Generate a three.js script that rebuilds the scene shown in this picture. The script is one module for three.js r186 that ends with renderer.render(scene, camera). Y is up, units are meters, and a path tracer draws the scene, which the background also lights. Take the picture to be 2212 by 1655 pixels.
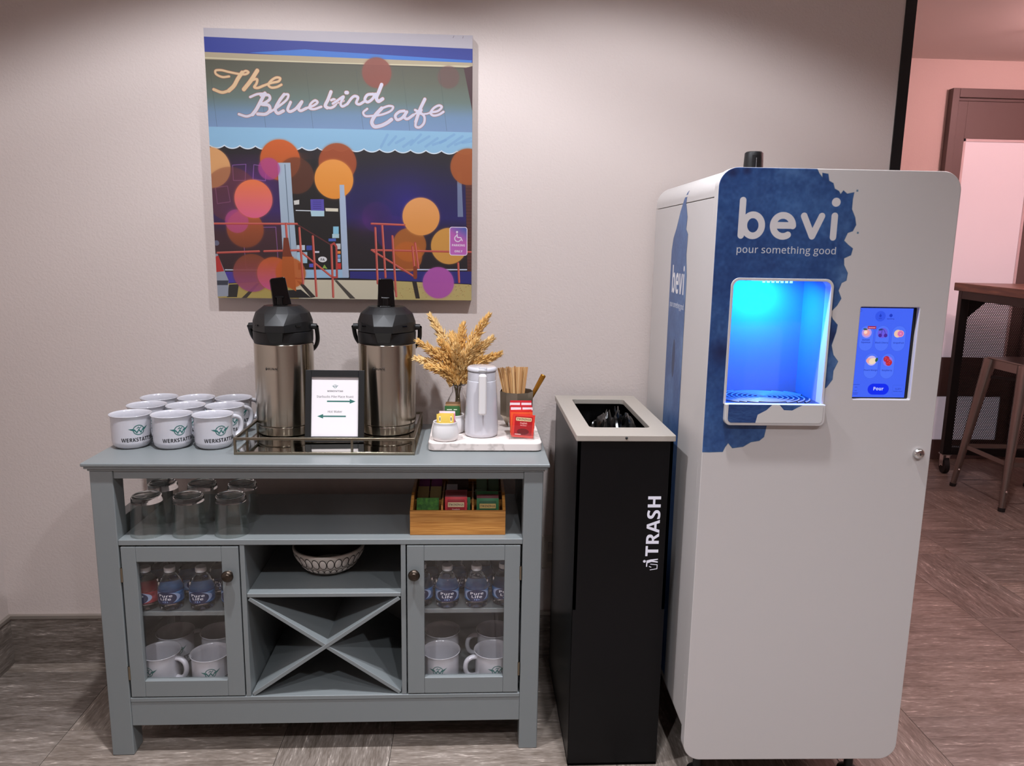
import * as THREE from 'three';
import { RoundedBoxGeometry } from 'three/addons/geometries/RoundedBoxGeometry.js';
import { ConvexGeometry } from 'three/addons/geometries/ConvexGeometry.js';
import { mergeGeometries, toCreasedNormals } from 'three/addons/utils/BufferGeometryUtils.js';
import { RectAreaLightUniformsLib } from 'three/addons/lights/RectAreaLightUniformsLib.js';

// ---------------------------------------------------------------- camera, light, exposure
RectAreaLightUniformsLib.init();
const scene = new THREE.Scene();
scene.background = new THREE.Color(0x050505);
const CAM = new THREE.Vector3(0.4519, 1.4345, 2.4898), FOCAL = 1650;
const camera = new THREE.PerspectiveCamera(2 * Math.atan(827.5 / FOCAL) * 180 / Math.PI, 2212 / 1655, 0.05, 60);
camera.position.copy(CAM);
camera.rotation.set(-0.1778, -0.0531, 0.017, 'YXZ');
camera.updateMatrixWorld(true);
const renderer = new THREE.WebGLRenderer({ antialias: true });
renderer.toneMapping = THREE.LinearToneMapping;
renderer.toneMappingExposure = 1.0;
renderer.shadowMap.enabled = true;
renderer.shadowMap.type = THREE.PCFSoftShadowMap;
const CEIL = 2.67;
const DOWNLIGHTS = [   // x, z, candela, cone half angle in degrees, softness of its edge
  [-0.11, 0.95, 8.6, 65.5, 0.16], [0.81, 0.95, 6.3, 65.5, 0.16],
  [-0.11, 2.55, 11.5, 66, 0.75], [0.81, 2.55, 9.5, 66, 0.75], [1.75, 2.4, 12.5, 64, 0.8], [2.75, 1.6, 4.5, 66, 0.75],
];
const LAMP_COLOR = 0xf4f7ff;
const PINK = 0xffc2c2;

// ---------------------------------------------------------------- helpers
let seed = 7;
const rnd = () => { seed = (seed + 0x6d2b79f5) | 0; let t = Math.imul(seed ^ (seed >>> 15), 1 | seed); t = (t + Math.imul(t ^ (t >>> 7), 61 | t)) ^ t; return ((t ^ (t >>> 14)) >>> 0) / 4294967296; };
const rr = (a, b) => a + (b - a) * rnd();
const V = (x, y, z) => new THREE.Vector3(x, y, z);
// a pixel of the photograph gives a direction; the plane it touches gives the distance
const rayOf = (u, v) => V((u - 1106) / FOCAL, -(v - 827.5) / FOCAL, -1).applyQuaternion(camera.quaternion);
const along = (u, v, axis, at) => { const d = rayOf(u, v); return d.multiplyScalar((at - CAM[axis]) / d[axis]).add(CAM); };
const onX = (u, v, x) => along(u, v, 'x', x), onY = (u, v, y) => along(u, v, 'y', y), onZ = (u, v, z) => along(u, v, 'z', z);

const taken = {};
function numbered(name) { const n = taken[name] = (taken[name] ?? -1) + 1; return n ? `${name}_${String(n).padStart(3, '0')}` : name; }
function thing(name, label, category, pos = [0, 0, 0], turn = 0, group) {
  const o = new THREE.Group(); o.name = numbered(name); scene.add(o);
  o.position.set(...pos); o.rotation.y = turn; o.userData = { label, category };
  if (group) o.userData.group = group;
  return o;
}
function part(parent, name, geo, mat, label) {
  const m = new THREE.Mesh(geo, mat); m.name = name; m.castShadow = m.receiveShadow = true; parent.add(m);
  if (label) m.userData.label = label;
  return m;
}
function single(name, geo, mat, label, category, group) {
  const m = new THREE.Mesh(geo, mat); m.name = numbered(name); m.castShadow = m.receiveShadow = true; scene.add(m);
  m.userData = { label, category }; if (group) m.userData.group = group;
  return m;
}
function structure(name, geo, mat, label) {
  const m = geo ? new THREE.Mesh(geo, mat) : new THREE.Group(); m.name = name; scene.add(m); m.castShadow = m.receiveShadow = true;
  m.userData = { kind: 'structure' }; if (label) m.userData.label = label;
  return m;
}
function dup(o, pos, turn, label, group) {
  const r = o.clone(); r.name = numbered(o.name.replace(/_\d{3}$/, '')); scene.add(r);
  if (pos) r.position.set(...pos); if (turn !== undefined) r.rotation.y = turn;
  r.userData = { ...o.userData }; if (label) r.userData.label = label; if (group) r.userData.group = group;
  return r;
}
// geometries
const move = (g, x, y, z) => g.translate(x, y, z);
const box = (w, h, d, x = 0, y = 0, z = 0) => uvBox(new THREE.BoxGeometry(w, h, d).translate(x, y, z));
const rbox = (w, h, d, r, x = 0, y = 0, z = 0, s = 2) => uvBox(new RoundedBoxGeometry(w, h, d, s, Math.min(r, w / 2.01, h / 2.01, d / 2.01)).translate(x, y, z));
const span = (x0, x1, y0, y1, z0, z1, r = 0.0015) => rbox(x1 - x0, y1 - y0, z1 - z0, r, (x0 + x1) / 2, (y0 + y1) / 2, (z0 + z1) / 2, 1);
function uvBox(g, turn = false) {   // uv in metres by the way a face points
  const p = g.attributes.position, n = g.attributes.normal, uv = new Float32Array(p.count * 2);
  for (let i = 0; i < p.count; i++) {
    const x = p.getX(i), y = p.getY(i), z = p.getZ(i), ax = Math.abs(n.getX(i)), ay = Math.abs(n.getY(i)), az = Math.abs(n.getZ(i));
    let a = x, b = y; if (ay >= ax && ay >= az) { a = x; b = -z; } else if (ax > az) { a = z; b = y; }
    if (turn) [a, b] = [b, a];
    uv[2 * i] = a; uv[2 * i + 1] = b;
  }
  g.setAttribute('uv', new THREE.BufferAttribute(uv, 2)); return g;
}
const lathe = (pts, seg = 40) => new THREE.LatheGeometry(pts.map(([r, y]) => new THREE.Vector2(Math.max(r, 0.00001), y)), seg);
const tube = (pts, r, seg = 24, sides = 8, closed = false) => new THREE.TubeGeometry(new THREE.CatmullRomCurve3(pts.map((p) => V(...p)), closed), seg, r, sides, closed);
function bar(a, b, r, r2 = r, sides = 10) {   // a round bar from a to b
  const A = V(...a), B = V(...b), d = B.clone().sub(A);
  const g = new THREE.CylinderGeometry(r2, r, d.length(), sides); g.translate(0, d.length() / 2, 0);
  g.applyQuaternion(new THREE.Quaternion().setFromUnitVectors(V(0, 1, 0), d.normalize())); return g.translate(...a);
}
function sbar(a, b, w, h) {   // a square bar from a to b
  const A = V(...a), B = V(...b), d = B.clone().sub(A), L = d.length();
  const g = new THREE.BoxGeometry(w, h, L); const q = new THREE.Matrix4().lookAt(B, A, V(0, 1, 0));
  g.applyMatrix4(q); const c = A.add(B).multiplyScalar(0.5); return uvBox(g.translate(c.x, c.y, c.z));
}
const merge = (...g) => mergeGeometries(g.flat().map((x) => (x.index ? x.toNonIndexed() : x)).map((x) => { for (const k of Object.keys(x.attributes)) if (!['position', 'normal', 'uv'].includes(k)) x.deleteAttribute(k); return x; }));
function roundRect(w, h, r, x0 = -w / 2, y0 = -h / 2, path = new THREE.Shape()) {
  const rs = Array.isArray(r) ? r : [r, r, r, r], [bl, br, tr, tl] = rs;
  path.moveTo(x0 + bl, y0); path.lineTo(x0 + w - br, y0); path.absarc(x0 + w - br, y0 + br, br, -Math.PI / 2, 0);
  path.lineTo(x0 + w, y0 + h - tr); path.absarc(x0 + w - tr, y0 + h - tr, tr, 0, Math.PI / 2);
  path.lineTo(x0 + tl, y0 + h); path.absarc(x0 + tl, y0 + h - tl, tl, Math.PI / 2, Math.PI);
  path.lineTo(x0, y0 + bl); path.absarc(x0 + bl, y0 + bl, bl, Math.PI, 1.5 * Math.PI); return path;
}
const extrude = (shape, depth, bevel = 0, seg = 10) => new THREE.ExtrudeGeometry(shape, { depth, bevelEnabled: bevel > 0, bevelSize: bevel, bevelThickness: bevel, bevelOffset: -bevel, bevelSegments: 2, curveSegments: seg });
function uvPlane(g, x0, y0, w, h) {   // front-facing print: uv runs 0..1 over the given rectangle
  const p = g.attributes.position, uv = new Float32Array(p.count * 2);
  for (let i = 0; i < p.count; i++) { uv[2 * i] = (p.getX(i) - x0) / w; uv[2 * i + 1] = (p.getY(i) - y0) / h; }
  g.setAttribute('uv', new THREE.BufferAttribute(uv, 2)); return g;
}
// textures
function canvas(w, h, draw) { const c = document.createElement('canvas'); c.width = w; c.height = h; const g = c.getContext('2d'); draw(g, w, h); return c; }
function ctex(c, { repeat, data } = {}) {
  const t = new THREE.CanvasTexture(c); if (!data) t.colorSpace = THREE.SRGBColorSpace; t.magFilter = THREE.LinearFilter;
  if (repeat) { t.wrapS = t.wrapT = THREE.RepeatWrapping; t.repeat.set(...repeat); }
  return t;
}
function noiseField(w, h, sx, sy, octaves = 4) {   // tiling value noise
  const out = new Float32Array(w * h); let amp = 1, tot = 0;
  for (let o = 0; o < octaves; o++) {
    const gx = Math.max(2, Math.round(sx * 2 ** o)), gy = Math.max(2, Math.round(sy * 2 ** o)), g = new Float32Array(gx * gy).map(() => rnd());
    for (let y = 0; y < h; y++) {
      const fy = y / h * gy, y0 = Math.floor(fy), ty = fy - y0, wy = ty * ty * (3 - 2 * ty), a = (y0 % gy) * gx, b = ((y0 + 1) % gy) * gx;
      for (let x = 0; x < w; x++) {
        const fx = x / w * gx, x0 = Math.floor(fx), tx = fx - x0, wx = tx * tx * (3 - 2 * tx), i = x0 % gx, j = (x0 + 1) % gx;
        out[y * w + x] += amp * ((g[a + i] * (1 - wx) + g[a + j] * wx) * (1 - wy) + (g[b + i] * (1 - wx) + g[b + j] * wx) * wy);
      }
    }
    tot += amp; amp *= 0.55;
  }
  return out.map((v) => v / tot);
}
function paint(w, h, f) {   // f(i, x, y) -> [r, g, b] in 0..255 sRGB
  return canvas(w, h, (g) => { const im = g.createImageData(w, h); for (let y = 0, i = 0; y < h; y++) for (let x = 0; x < w; x++, i++) { const c = f(i, x, y); im.data[4 * i] = c[0]; im.data[4 * i + 1] = c[1]; im.data[4 * i + 2] = c[2]; im.data[4 * i + 3] = 255; } g.putImageData(im, 0, 0); });
}
const lerp3 = (a, b, t) => a.map((v, i) => v + (b[i] - v) * t);
const mat = (color, roughness = 0.6, extra = {}) => new THREE.MeshPhysicalMaterial({ color, roughness, ...extra });

// ---------------------------------------------------------------- materials
const fine = noiseField(512, 512, 90, 90, 3);
const wallBump = ctex(paint(512, 512, (i) => { const v = 255 * fine[i]; return [v, v, v]; }), { repeat: [2.2, 2.2], data: true });
const M = {
  wall: mat(new THREE.Color(0.6, 0.518, 0.482), 0.75, { bumpMap: wallBump, bumpScale: 0.0006 }),
  ceiling: mat(new THREE.Color(0.72, 0.69, 0.66), 0.9),
  black: mat(0x111214, 0.4), blackMetal: mat(0x0d0e10, 0.42, { metalness: 0.3 }),
  subfloor: mat(0x1d1a18, 0.9),
  grey: mat(new THREE.Color(0.192, 0.21, 0.212), 0.4, { clearcoat: 0.2, clearcoatRoughness: 0.3 }),
  steel: mat(0xb5aea2, 0.28, { metalness: 1 }), chrome: mat(0xd8d8d8, 0.12, { metalness: 1 }),
  bronze: mat(0x4a4038, 0.32, { metalness: 0.9 }), brassy: mat(0x8d8372, 0.3, { metalness: 1 }),
  mirror: mat(0xb9b4aa, 0.04, { metalness: 1 }),
  mug: mat(new THREE.Color(0.58, 0.57, 0.61), 0.18, { clearcoat: 0.6, clearcoatRoughness: 0.08 }),
  ceramic: mat(new THREE.Color(0.73, 0.7, 0.69), 0.3, { clearcoat: 0.4, clearcoatRoughness: 0.15 }),
  whitePaint: mat(new THREE.Color(0.52, 0.49, 0.475), 0.42),
  glass: mat(0xffffff, 0.02, { transmission: 1, thickness: 0.004, ior: 1.5 }),
  pane: mat(0xffffff, 0.01, { transmission: 1, thickness: 0, ior: 1.5 }),
  thinGlass: mat(0xf8faf9, 0.0, { transmission: 1, thickness: 0, ior: 1.56, side: THREE.DoubleSide }),
  acrylic: mat(0xffffff, 0.03, { transmission: 1, thickness: 0, ior: 1.49 }),
  water: mat(0xffffff, 0.02, { transmission: 1, thickness: 0.05, ior: 1.33 }),
  capWhite: mat(0xd8dadd, 0.4),
  plasticBlack: mat(0x0a0a0b, 0.5), plasticGloss: mat(0x070708, 0.12),
  rubber: mat(0x101010, 0.7),
  whiteSheet: mat(0xe6e2e4, 0.7),
  wood: null,
};

// ---------------------------------------------------------------- the room
const FARZ = -2.6, LEFTX = -1.11, RIGHTX = 5.4, NEARZ = 4.8;
{ // vinyl tiles of wood look; module and joints follow the photograph
  const variants = [0, 1, 2].map((k) => {
    const a = noiseField(1024, 512, 7, 30, 4), b = noiseField(1024, 512, 34, 120, 3), c = noiseField(1024, 512, 4, 5, 3);
    const base = [[122, 111, 102], [113, 103, 95], [128, 116, 106]][k];
    const cv = paint(1024, 512, (i) => { const s = (a[i] - 0.5) * 50 + (b[i] - 0.5) * 52 + (c[i] - 0.5) * 34; const m = Math.max(0, b[i] * 0.6 + a[i] * 0.6 - 0.78) * 300; return base.map((v, j) => v + s + m * [1, 0.93, 0.88][j]); });
    const g = cv.getContext('2d');
    for (let n = 0; n < 34; n++) { // pale and dark flecks that run with the grain
      const x = rr(0, 1024), y = rr(0, 512), L = rr(20, 120), pale = rnd() < 0.7; g.strokeStyle = pale ? `rgba(196,178,166,${rr(0.25, 0.7)})` : `rgba(66,58,54,${rr(0.2, 0.5)})`; g.lineWidth = rr(0.8, 3); g.lineCap = 'round';
      g.beginPath(); g.moveTo(x, y); g.bezierCurveTo(x + L * 0.3, y + rr(-5, 5), x + L * 0.7, y + rr(-5, 5), x + L, y + rr(-7, 7)); g.stroke();
    }
    return mat(0xffffff, 0.42, { map: ctex(cv, { repeat: [1 / 0.64, 1 / 0.32] }), bumpMap: ctex(cv, { repeat: [1 / 0.64, 1 / 0.32], data: true }), bumpScale: 0.0006 });
  });
  M.floorTile = variants;
  const floor = structure('floor');
  part(floor, 'subfloor', box(RIGHTX - LEFTX + 0.4, 0.12, NEARZ - FARZ + 0.4, (RIGHTX + LEFTX) / 2, -0.064, (NEARZ + FARZ) / 2), M.subfloor);
  const m = 0.32, ox = 1.827, oz = 0.064, gap = 0.0011, cells = new Set();
  const tileH = [0, 1, 2, 3].map((k) => { const g = rbox(2 * m - gap, 0.004, m - gap, 0.0008, 0, 0, 0, 1); const uv = g.attributes.uv; for (let i = 0; i < uv.count; i++) uv.setXY(i, uv.getX(i) + k * 0.17, uv.getY(i) + k * 0.09); return g; });
  const tileV = [0, 1, 2, 3].map((k) => { const g = uvBox(new RoundedBoxGeometry(m - gap, 0.004, 2 * m - gap, 1, 0.0008), true); const uv = g.attributes.uv; for (let i = 0; i < uv.count; i++) uv.setXY(i, uv.getX(i) + k * 0.21, uv.getY(i) + k * 0.07); return g; });
  const put = (i, j, vertical) => {   // i, j: cell of one module; a tile covers two
    const a = [[i, j], vertical ? [i, j + 1] : [i + 1, j]];
    if (a.some(([p, q]) => cells.has(p + ',' + q))) return;
    a.forEach(([p, q]) => cells.add(p + ',' + q));
    const x0 = ox + i * m, z0 = oz + j * m, w = vertical ? m : 2 * m, d = vertical ? 2 * m : m;
    const t = part(floor, 'tile', (vertical ? tileV : tileH)[Math.floor(rnd() * 4)], variants[Math.floor(rnd() * 3)]);
    t.position.set(x0 + w / 2, -0.002, z0 + d / 2);
  };
  put(2, -3, true); put(2, -1, false); put(0, -2, false); put(0, -1, false); put(0, -3, false); put(0, 0, false); put(0, 1, false); put(2, 0, false); put(-1, 0, true); put(-2, 0, true);
  put(3, -3, false); put(3, -4, false); put(3, -2, false); put(-6, 0, true); put(-5, 0, false); put(-5, 1, false); put(-8, -1, true); put(-8, 1, false); put(-10, 0, false); put(-10, 1, false); put(-7, -1, true); put(-10, -1, false); put(-3, 0, true);
  const i0 = Math.floor((LEFTX - ox) / m) - 1, i1 = Math.ceil((RIGHTX - ox) / m), j0 = Math.floor((FARZ - oz) / m) - 1, j1 = Math.ceil((NEARZ - oz) / m);
  for (let j = j0; j <= j1; j++) for (let i = i0; i <= i1; i++) {
    if (cells.has(i + ',' + j)) continue;
    const v = (Math.floor(i / 2) + Math.floor(j / 2)) & 1;
    const freeH = !cells.has((i + 1) + ',' + j), freeV = !cells.has(i + ',' + (j + 1));
    if (v && freeV) put(i, j, true); else if (freeH) put(i, j, false); else if (freeV) put(i, j, true);
    else { cells.add(i + ',' + j); const t = part(floor, 'tile', tileH[0], variants[0]); t.scale.x = 0.5; t.position.set(ox + (i + 0.5) * m, -0.002, oz + (j + 0.5) * m); }
  }
}
structure('ceiling', box(RIGHTX - LEFTX + 0.4, 0.12, NEARZ - FARZ + 0.4, (RIGHTX + LEFTX) / 2, CEIL + 0.06, (NEARZ + FARZ) / 2), M.ceiling);
structure('wall_back', box(1.795 - LEFTX + 0.1, CEIL + 0.1, 0.12, (1.795 + LEFTX - 0.1) / 2, CEIL / 2, -0.06), M.wall);
structure('wall_left', box(0.12, CEIL + 0.1, NEARZ + 0.3, LEFTX - 0.06, CEIL / 2, NEARZ / 2 + 0.04), M.wall);
structure('wall_front', box(RIGHTX - LEFTX + 0.4, CEIL + 0.1, 0.12, (RIGHTX + LEFTX) / 2, CEIL / 2, NEARZ + 0.06), M.wall);
structure('wall_right', box(0.12, CEIL + 0.1, NEARZ - FARZ + 0.3, RIGHTX + 0.06, CEIL / 2, (NEARZ + FARZ) / 2), M.wall);
structure('wall_far', box(RIGHTX - 1.5 + 0.1, CEIL + 0.1, 0.12, (RIGHTX + 1.5) / 2, CEIL / 2, FARZ - 0.06), M.wall);
structure('wall_hall', box(0.12, CEIL + 0.1, -FARZ - 0.12 + 0.02, 1.72, CEIL / 2, (FARZ - 0.12) / 2), M.wall);
structure('trim_1', box(0.034, CEIL, 0.135, 1.811, CEIL / 2, -0.0625), M.black, 'black metal strip capping the end of the wall');
{ // vinyl skirting with a pale metal edge
  for (const [name, geoms] of [['baseboard_back', [box(1.79 - LEFTX, 0.166, 0.01, (1.79 + LEFTX) / 2, 0.083, 0.005)]], ['baseboard_left', [uvBox(new THREE.BoxGeometry(0.01, 0.166, NEARZ).translate(LEFTX + 0.005, 0.083, NEARZ / 2 + 0.01))]]]) {
    const b = structure(name);
    part(b, 'vinyl_strip', geoms[0], M.floorTile[1]);
    part(b, 'metal_edge', name === 'baseboard_back' ? box(1.79 - LEFTX, 0.011, 0.014, (1.79 + LEFTX) / 2, 0.1715, 0.007) : box(0.014, 0.011, NEARZ, LEFTX + 0.007, 0.1715, NEARZ / 2 + 0.014), mat(0xa59c93, 0.4, { metalness: 0.6 }));
  }
}
{ // wall outlet beside the sideboard
  const o = thing('wall_outlet', 'beige wall outlet low on the wall between sideboard and trash bin', 'outlet', [0.735, 0.395, 0.0]);
  part(o, 'cover_plate', rbox(0.075, 0.118, 0.006, 0.003, 0, 0, 0.003), mat(0xb8aca0, 0.4));
  for (const y of [-0.021, 0.021]) part(o, 'socket', rbox(0.034, 0.03, 0.003, 0.001, 0, y, 0.0066), mat(0x9d938a, 0.4));
}

// ---------------------------------------------------------------- ceiling lamps
DOWNLIGHTS.forEach(([x, z, cd, deg, soft], i) => {
  const where = ['above the mugs and airpots', 'above the trash bin', 'behind the viewer over the left wall', 'over the open floor before the trash bin', 'over the open floor before the dispenser', 'over the passage beside the dispenser'][i];
  const o = thing('downlight', `recessed round ceiling downlight ${where}`, 'ceiling light', [x, CEIL, z], 0, 'recessed downlights');
  part(o, 'trim_ring', lathe([[0.055, -0.002], [0.075, -0.004], [0.078, 0], [0.055, 0.0]], 32), mat(0xd8d4d0, 0.5));
  part(o, 'lamp_lens', new THREE.CylinderGeometry(0.052, 0.052, 0.004, 32).translate(0, 0.0, 0), mat(0xffffff, 0.5, { emissive: LAMP_COLOR, emissiveIntensity: 3 }));
  const s = new THREE.SpotLight(LAMP_COLOR, cd, 0, deg * Math.PI / 180, soft, 2); s.position.set(0, -0.012, 0); s.target.position.set(0, -1, 0); s.castShadow = true; s.shadow.radius = 1.8; s.shadow.mapSize.set(1024, 1024); s.name = 'downlight_beam';
  o.add(s, s.target);
  if (i < 2) { const c = new THREE.SpotLight(LAMP_COLOR, 4.6, 0, 0.72, 1, 2); c.position.set(0, -0.012, 0); c.target.position.set(0, -1, 0); c.castShadow = true; c.shadow.radius = 1.8; c.name = 'downlight_core'; o.add(c, c.target); }   // the bright core of the reflector
});
{ // pink light tube on the ceiling of the space behind
  const o = thing('pink_light_tube', 'pink glowing ceiling light tube in the space behind the wall', 'ceiling light', [4.1, CEIL - 0.05, -1.0], 0.55);
  part(o, 'housing', rbox(0.06, 0.04, 1.6, 0.008, 0, 0.03, 0), mat(0xd0c8c8, 0.5));
  part(o, 'glowing_tube', new THREE.CapsuleGeometry(0.018, 1.5, 6, 16).rotateX(Math.PI / 2), mat(0xffffff, 0.4, { emissive: PINK, emissiveIntensity: 3 }));
  for (const z of [-0.5, 0, 0.5]) { const l = new THREE.PointLight(PINK, 2.0, 0, 2); l.position.set(0, -0.05, z); l.castShadow = true; l.shadow.radius = 3; l.name = 'pink_tube_glow'; o.add(l); }
}
{ // ceiling lamp in the far space that throws the stool's shadow
  const o = thing('downlight', 'recessed round ceiling downlight above the wooden high table', 'ceiling light', [2.75, CEIL, -0.55]);
  part(o, 'trim_ring', lathe([[0.055, -0.002], [0.075, -0.004], [0.078, 0], [0.055, 0.0]], 32), mat(0xd8d4d0, 0.5));
  part(o, 'lamp_lens', new THREE.CylinderGeometry(0.052, 0.052, 0.004, 32), mat(0xffffff, 0.5, { emissive: 0xffd9dc, emissiveIntensity: 3 }));
  const s = new THREE.SpotLight(0xffd9dc, 9, 0, 1.3, 0.3, 2); s.position.set(0, -0.012, 0); s.target.position.set(0, -1, 0); s.castShadow = true; s.shadow.radius = 2.6; s.name = 'downlight_beam'; o.add(s, s.target);
}

// ---------------------------------------------------------------- the space behind: door, high table, stool
{
  const z = FARZ, q = (u, v) => onZ(u, v, z);
  const xo = q(2050, 195).x, yo = q(2050, 193).y, xi = q(2063, 214).x, yi = q(2063, 213).y;
  const gx0 = q(2078, 300).x, gx1 = q(2190, 612).x, gyt = q(2078, 300).y, gyb = q(2120, 772).y, gyb2 = q(2120, 856).y;
  const lx1 = gx1 + (gx0 - xi);                        // right edge of the leaf
  const brown = mat(0x5f524f, 0.5), d = structure('door_1', null, null, 'brown framed door with frosted white glass lights');
  const f = 0.05;
  part(d, 'frame_jamb', span(xo, xi, 0, yo, z, z + f, 0.003), brown);
  part(d, 'frame_jamb', span(lx1, lx1 + (xi - xo), 0, yo, z, z + f, 0.003), brown);
  part(d, 'frame_head', span(xi, lx1, yi, yo, z, z + f, 0.003), brown);
  part(d, 'frame_stop', span(xi, lx1, yi - 0.018, yi, z, z + 0.03, 0.002), brown);
  const leaf = brown, ty = yi - 0.018;
  part(d, 'stile', span(xi, gx0, 0, ty, z, z + 0.022), leaf); part(d, 'stile', span(gx1, lx1, 0, ty, z, z + 0.022), leaf);
  part(d, 'rail', span(gx0, gx1, gyt, ty, z, z + 0.022), leaf); part(d, 'rail', span(gx0, gx1, gyb2, gyb, z, z + 0.022), leaf); part(d, 'rail', span(gx0, gx1, 0, 0.14, z, z + 0.022), leaf);
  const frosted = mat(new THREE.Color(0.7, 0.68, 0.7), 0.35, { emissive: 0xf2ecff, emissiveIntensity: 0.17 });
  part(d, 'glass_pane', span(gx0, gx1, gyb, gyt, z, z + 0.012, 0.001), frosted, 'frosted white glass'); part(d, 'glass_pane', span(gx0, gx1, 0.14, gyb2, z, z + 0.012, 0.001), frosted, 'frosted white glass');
  const bead = mat(0xcfc4c6, 0.4); for (const [a, b, c, e] of [[gx0, gx0 + 0.018, gyb, gyt], [gx1 - 0.018, gx1, gyb, gyt], [gx0, gx1, gyt - 0.018, gyt]]) part(d, 'glazing_bead', span(a, b, c, e, z, z + 0.018, 0.001), bead);
}
{ // bar-height table: dark steel frame, wooden top, perforated panel, castors
  const grain = noiseField(512, 512, 4, 60, 4);
  const walnut = mat(0xffffff, 0.35, { map: ctex(paint(512, 512, (i) => lerp3([74, 48, 36], [132, 92, 70], Math.min(1, Math.max(0, (grain[i] - 0.25) * 2)))), { repeat: [1, 1] }) });
  const t = thing('high_table', 'bar-height table with brown wooden top, black frame and perforated metal panel', 'table', [3.56, 0, -2.28], -0.17);
  // local axes: x to the right along the far side, z towards the viewer
  const W = 0.95, D = 1.75, H = 1.2, fb = 0.05;
  part(t, 'table_top', rbox(W + 0.04, 0.05, D + 0.03, 0.004, W / 2, H + 0.025, D / 2 - 0.01), walnut);
  for (const [x, z] of [[0, 0], [W, 0], [0, D], [W, D]]) part(t, 'leg', rbox(fb, H - 0.13, fb, 0.003, x + (x ? -fb / 2 : fb / 2), 0.13 + (H - 0.13) / 2, z + (z ? -fb / 2 : fb / 2)), M.blackMetal);
  part(t, 'frame_rail', rbox(W - 2 * fb, fb, fb, 0.003, W / 2, H - fb / 2, fb / 2), M.blackMetal); part(t, 'frame_rail', rbox(W - 2 * fb, fb, fb, 0.003, W / 2, H - fb / 2, D - fb / 2), M.blackMetal);
  for (const x of [fb / 2, W - fb / 2]) part(t, 'frame_rail', rbox(fb, fb, D - 2 * fb, 0.003, x, H - fb / 2, D / 2), M.blackMetal);
  part(t, 'frame_rail', rbox(W - 2 * fb, fb, fb, 0.003, W / 2, 0.155, fb / 2), M.blackMetal);
  const tri = new THREE.Shape([new THREE.Vector2(0, 0), new THREE.Vector2(0.13, 0), new THREE.Vector2(0, -0.13)]);
  part(t, 'gusset', extrude(tri, 0.004).translate(fb, H - fb, 0.02), M.blackMetal);
  const hole = canvas(64, 64, (g) => { g.fillStyle = '#fff'; g.fillRect(0, 0, 64, 64); g.fillStyle = '#000'; for (const [x, y] of [[32, 16], [0, 48], [64, 48]]) { g.beginPath(); g.ellipse(x, y, 21, 12.1, 0, 0, 7); g.fill(); } });
  part(t, 'perforated_panel', uvBox(new THREE.PlaneGeometry(W - 2 * fb + 0.02, H - fb - 0.15).translate(W / 2, 0.15 + (H - fb - 0.15) / 2, 0.025)), mat(0x101012, 0.5, { metalness: 0.4, alphaMap: ctex(hole, { repeat: [88, 51], data: true }), alphaTest: 0.5, side: THREE.DoubleSide }), 'black perforated sheet metal');
  for (const [x, z] of [[fb / 2, fb / 2], [W - fb / 2, fb / 2], [fb / 2, D - fb / 2], [W - fb / 2, D - fb / 2]]) {
    const c = part(t, 'caster', merge(rbox(0.06, 0.006, 0.06, 0.002, 0, 0.127, 0), rbox(0.006, 0.075, 0.05, 0.002, -0.02, 0.09, 0.005), rbox(0.006, 0.075, 0.05, 0.002, 0.02, 0.09, 0.005), bar([-0.026, 0.052, 0], [0.026, 0.052, 0], 0.008)), M.chrome); c.position.set(x, 0, z);
    part(c, 'wheel', new THREE.CylinderGeometry(0.05, 0.05, 0.03, 24).rotateZ(Math.PI / 2).translate(0, 0.051, 0.008), M.rubber);
  }
}
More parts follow.
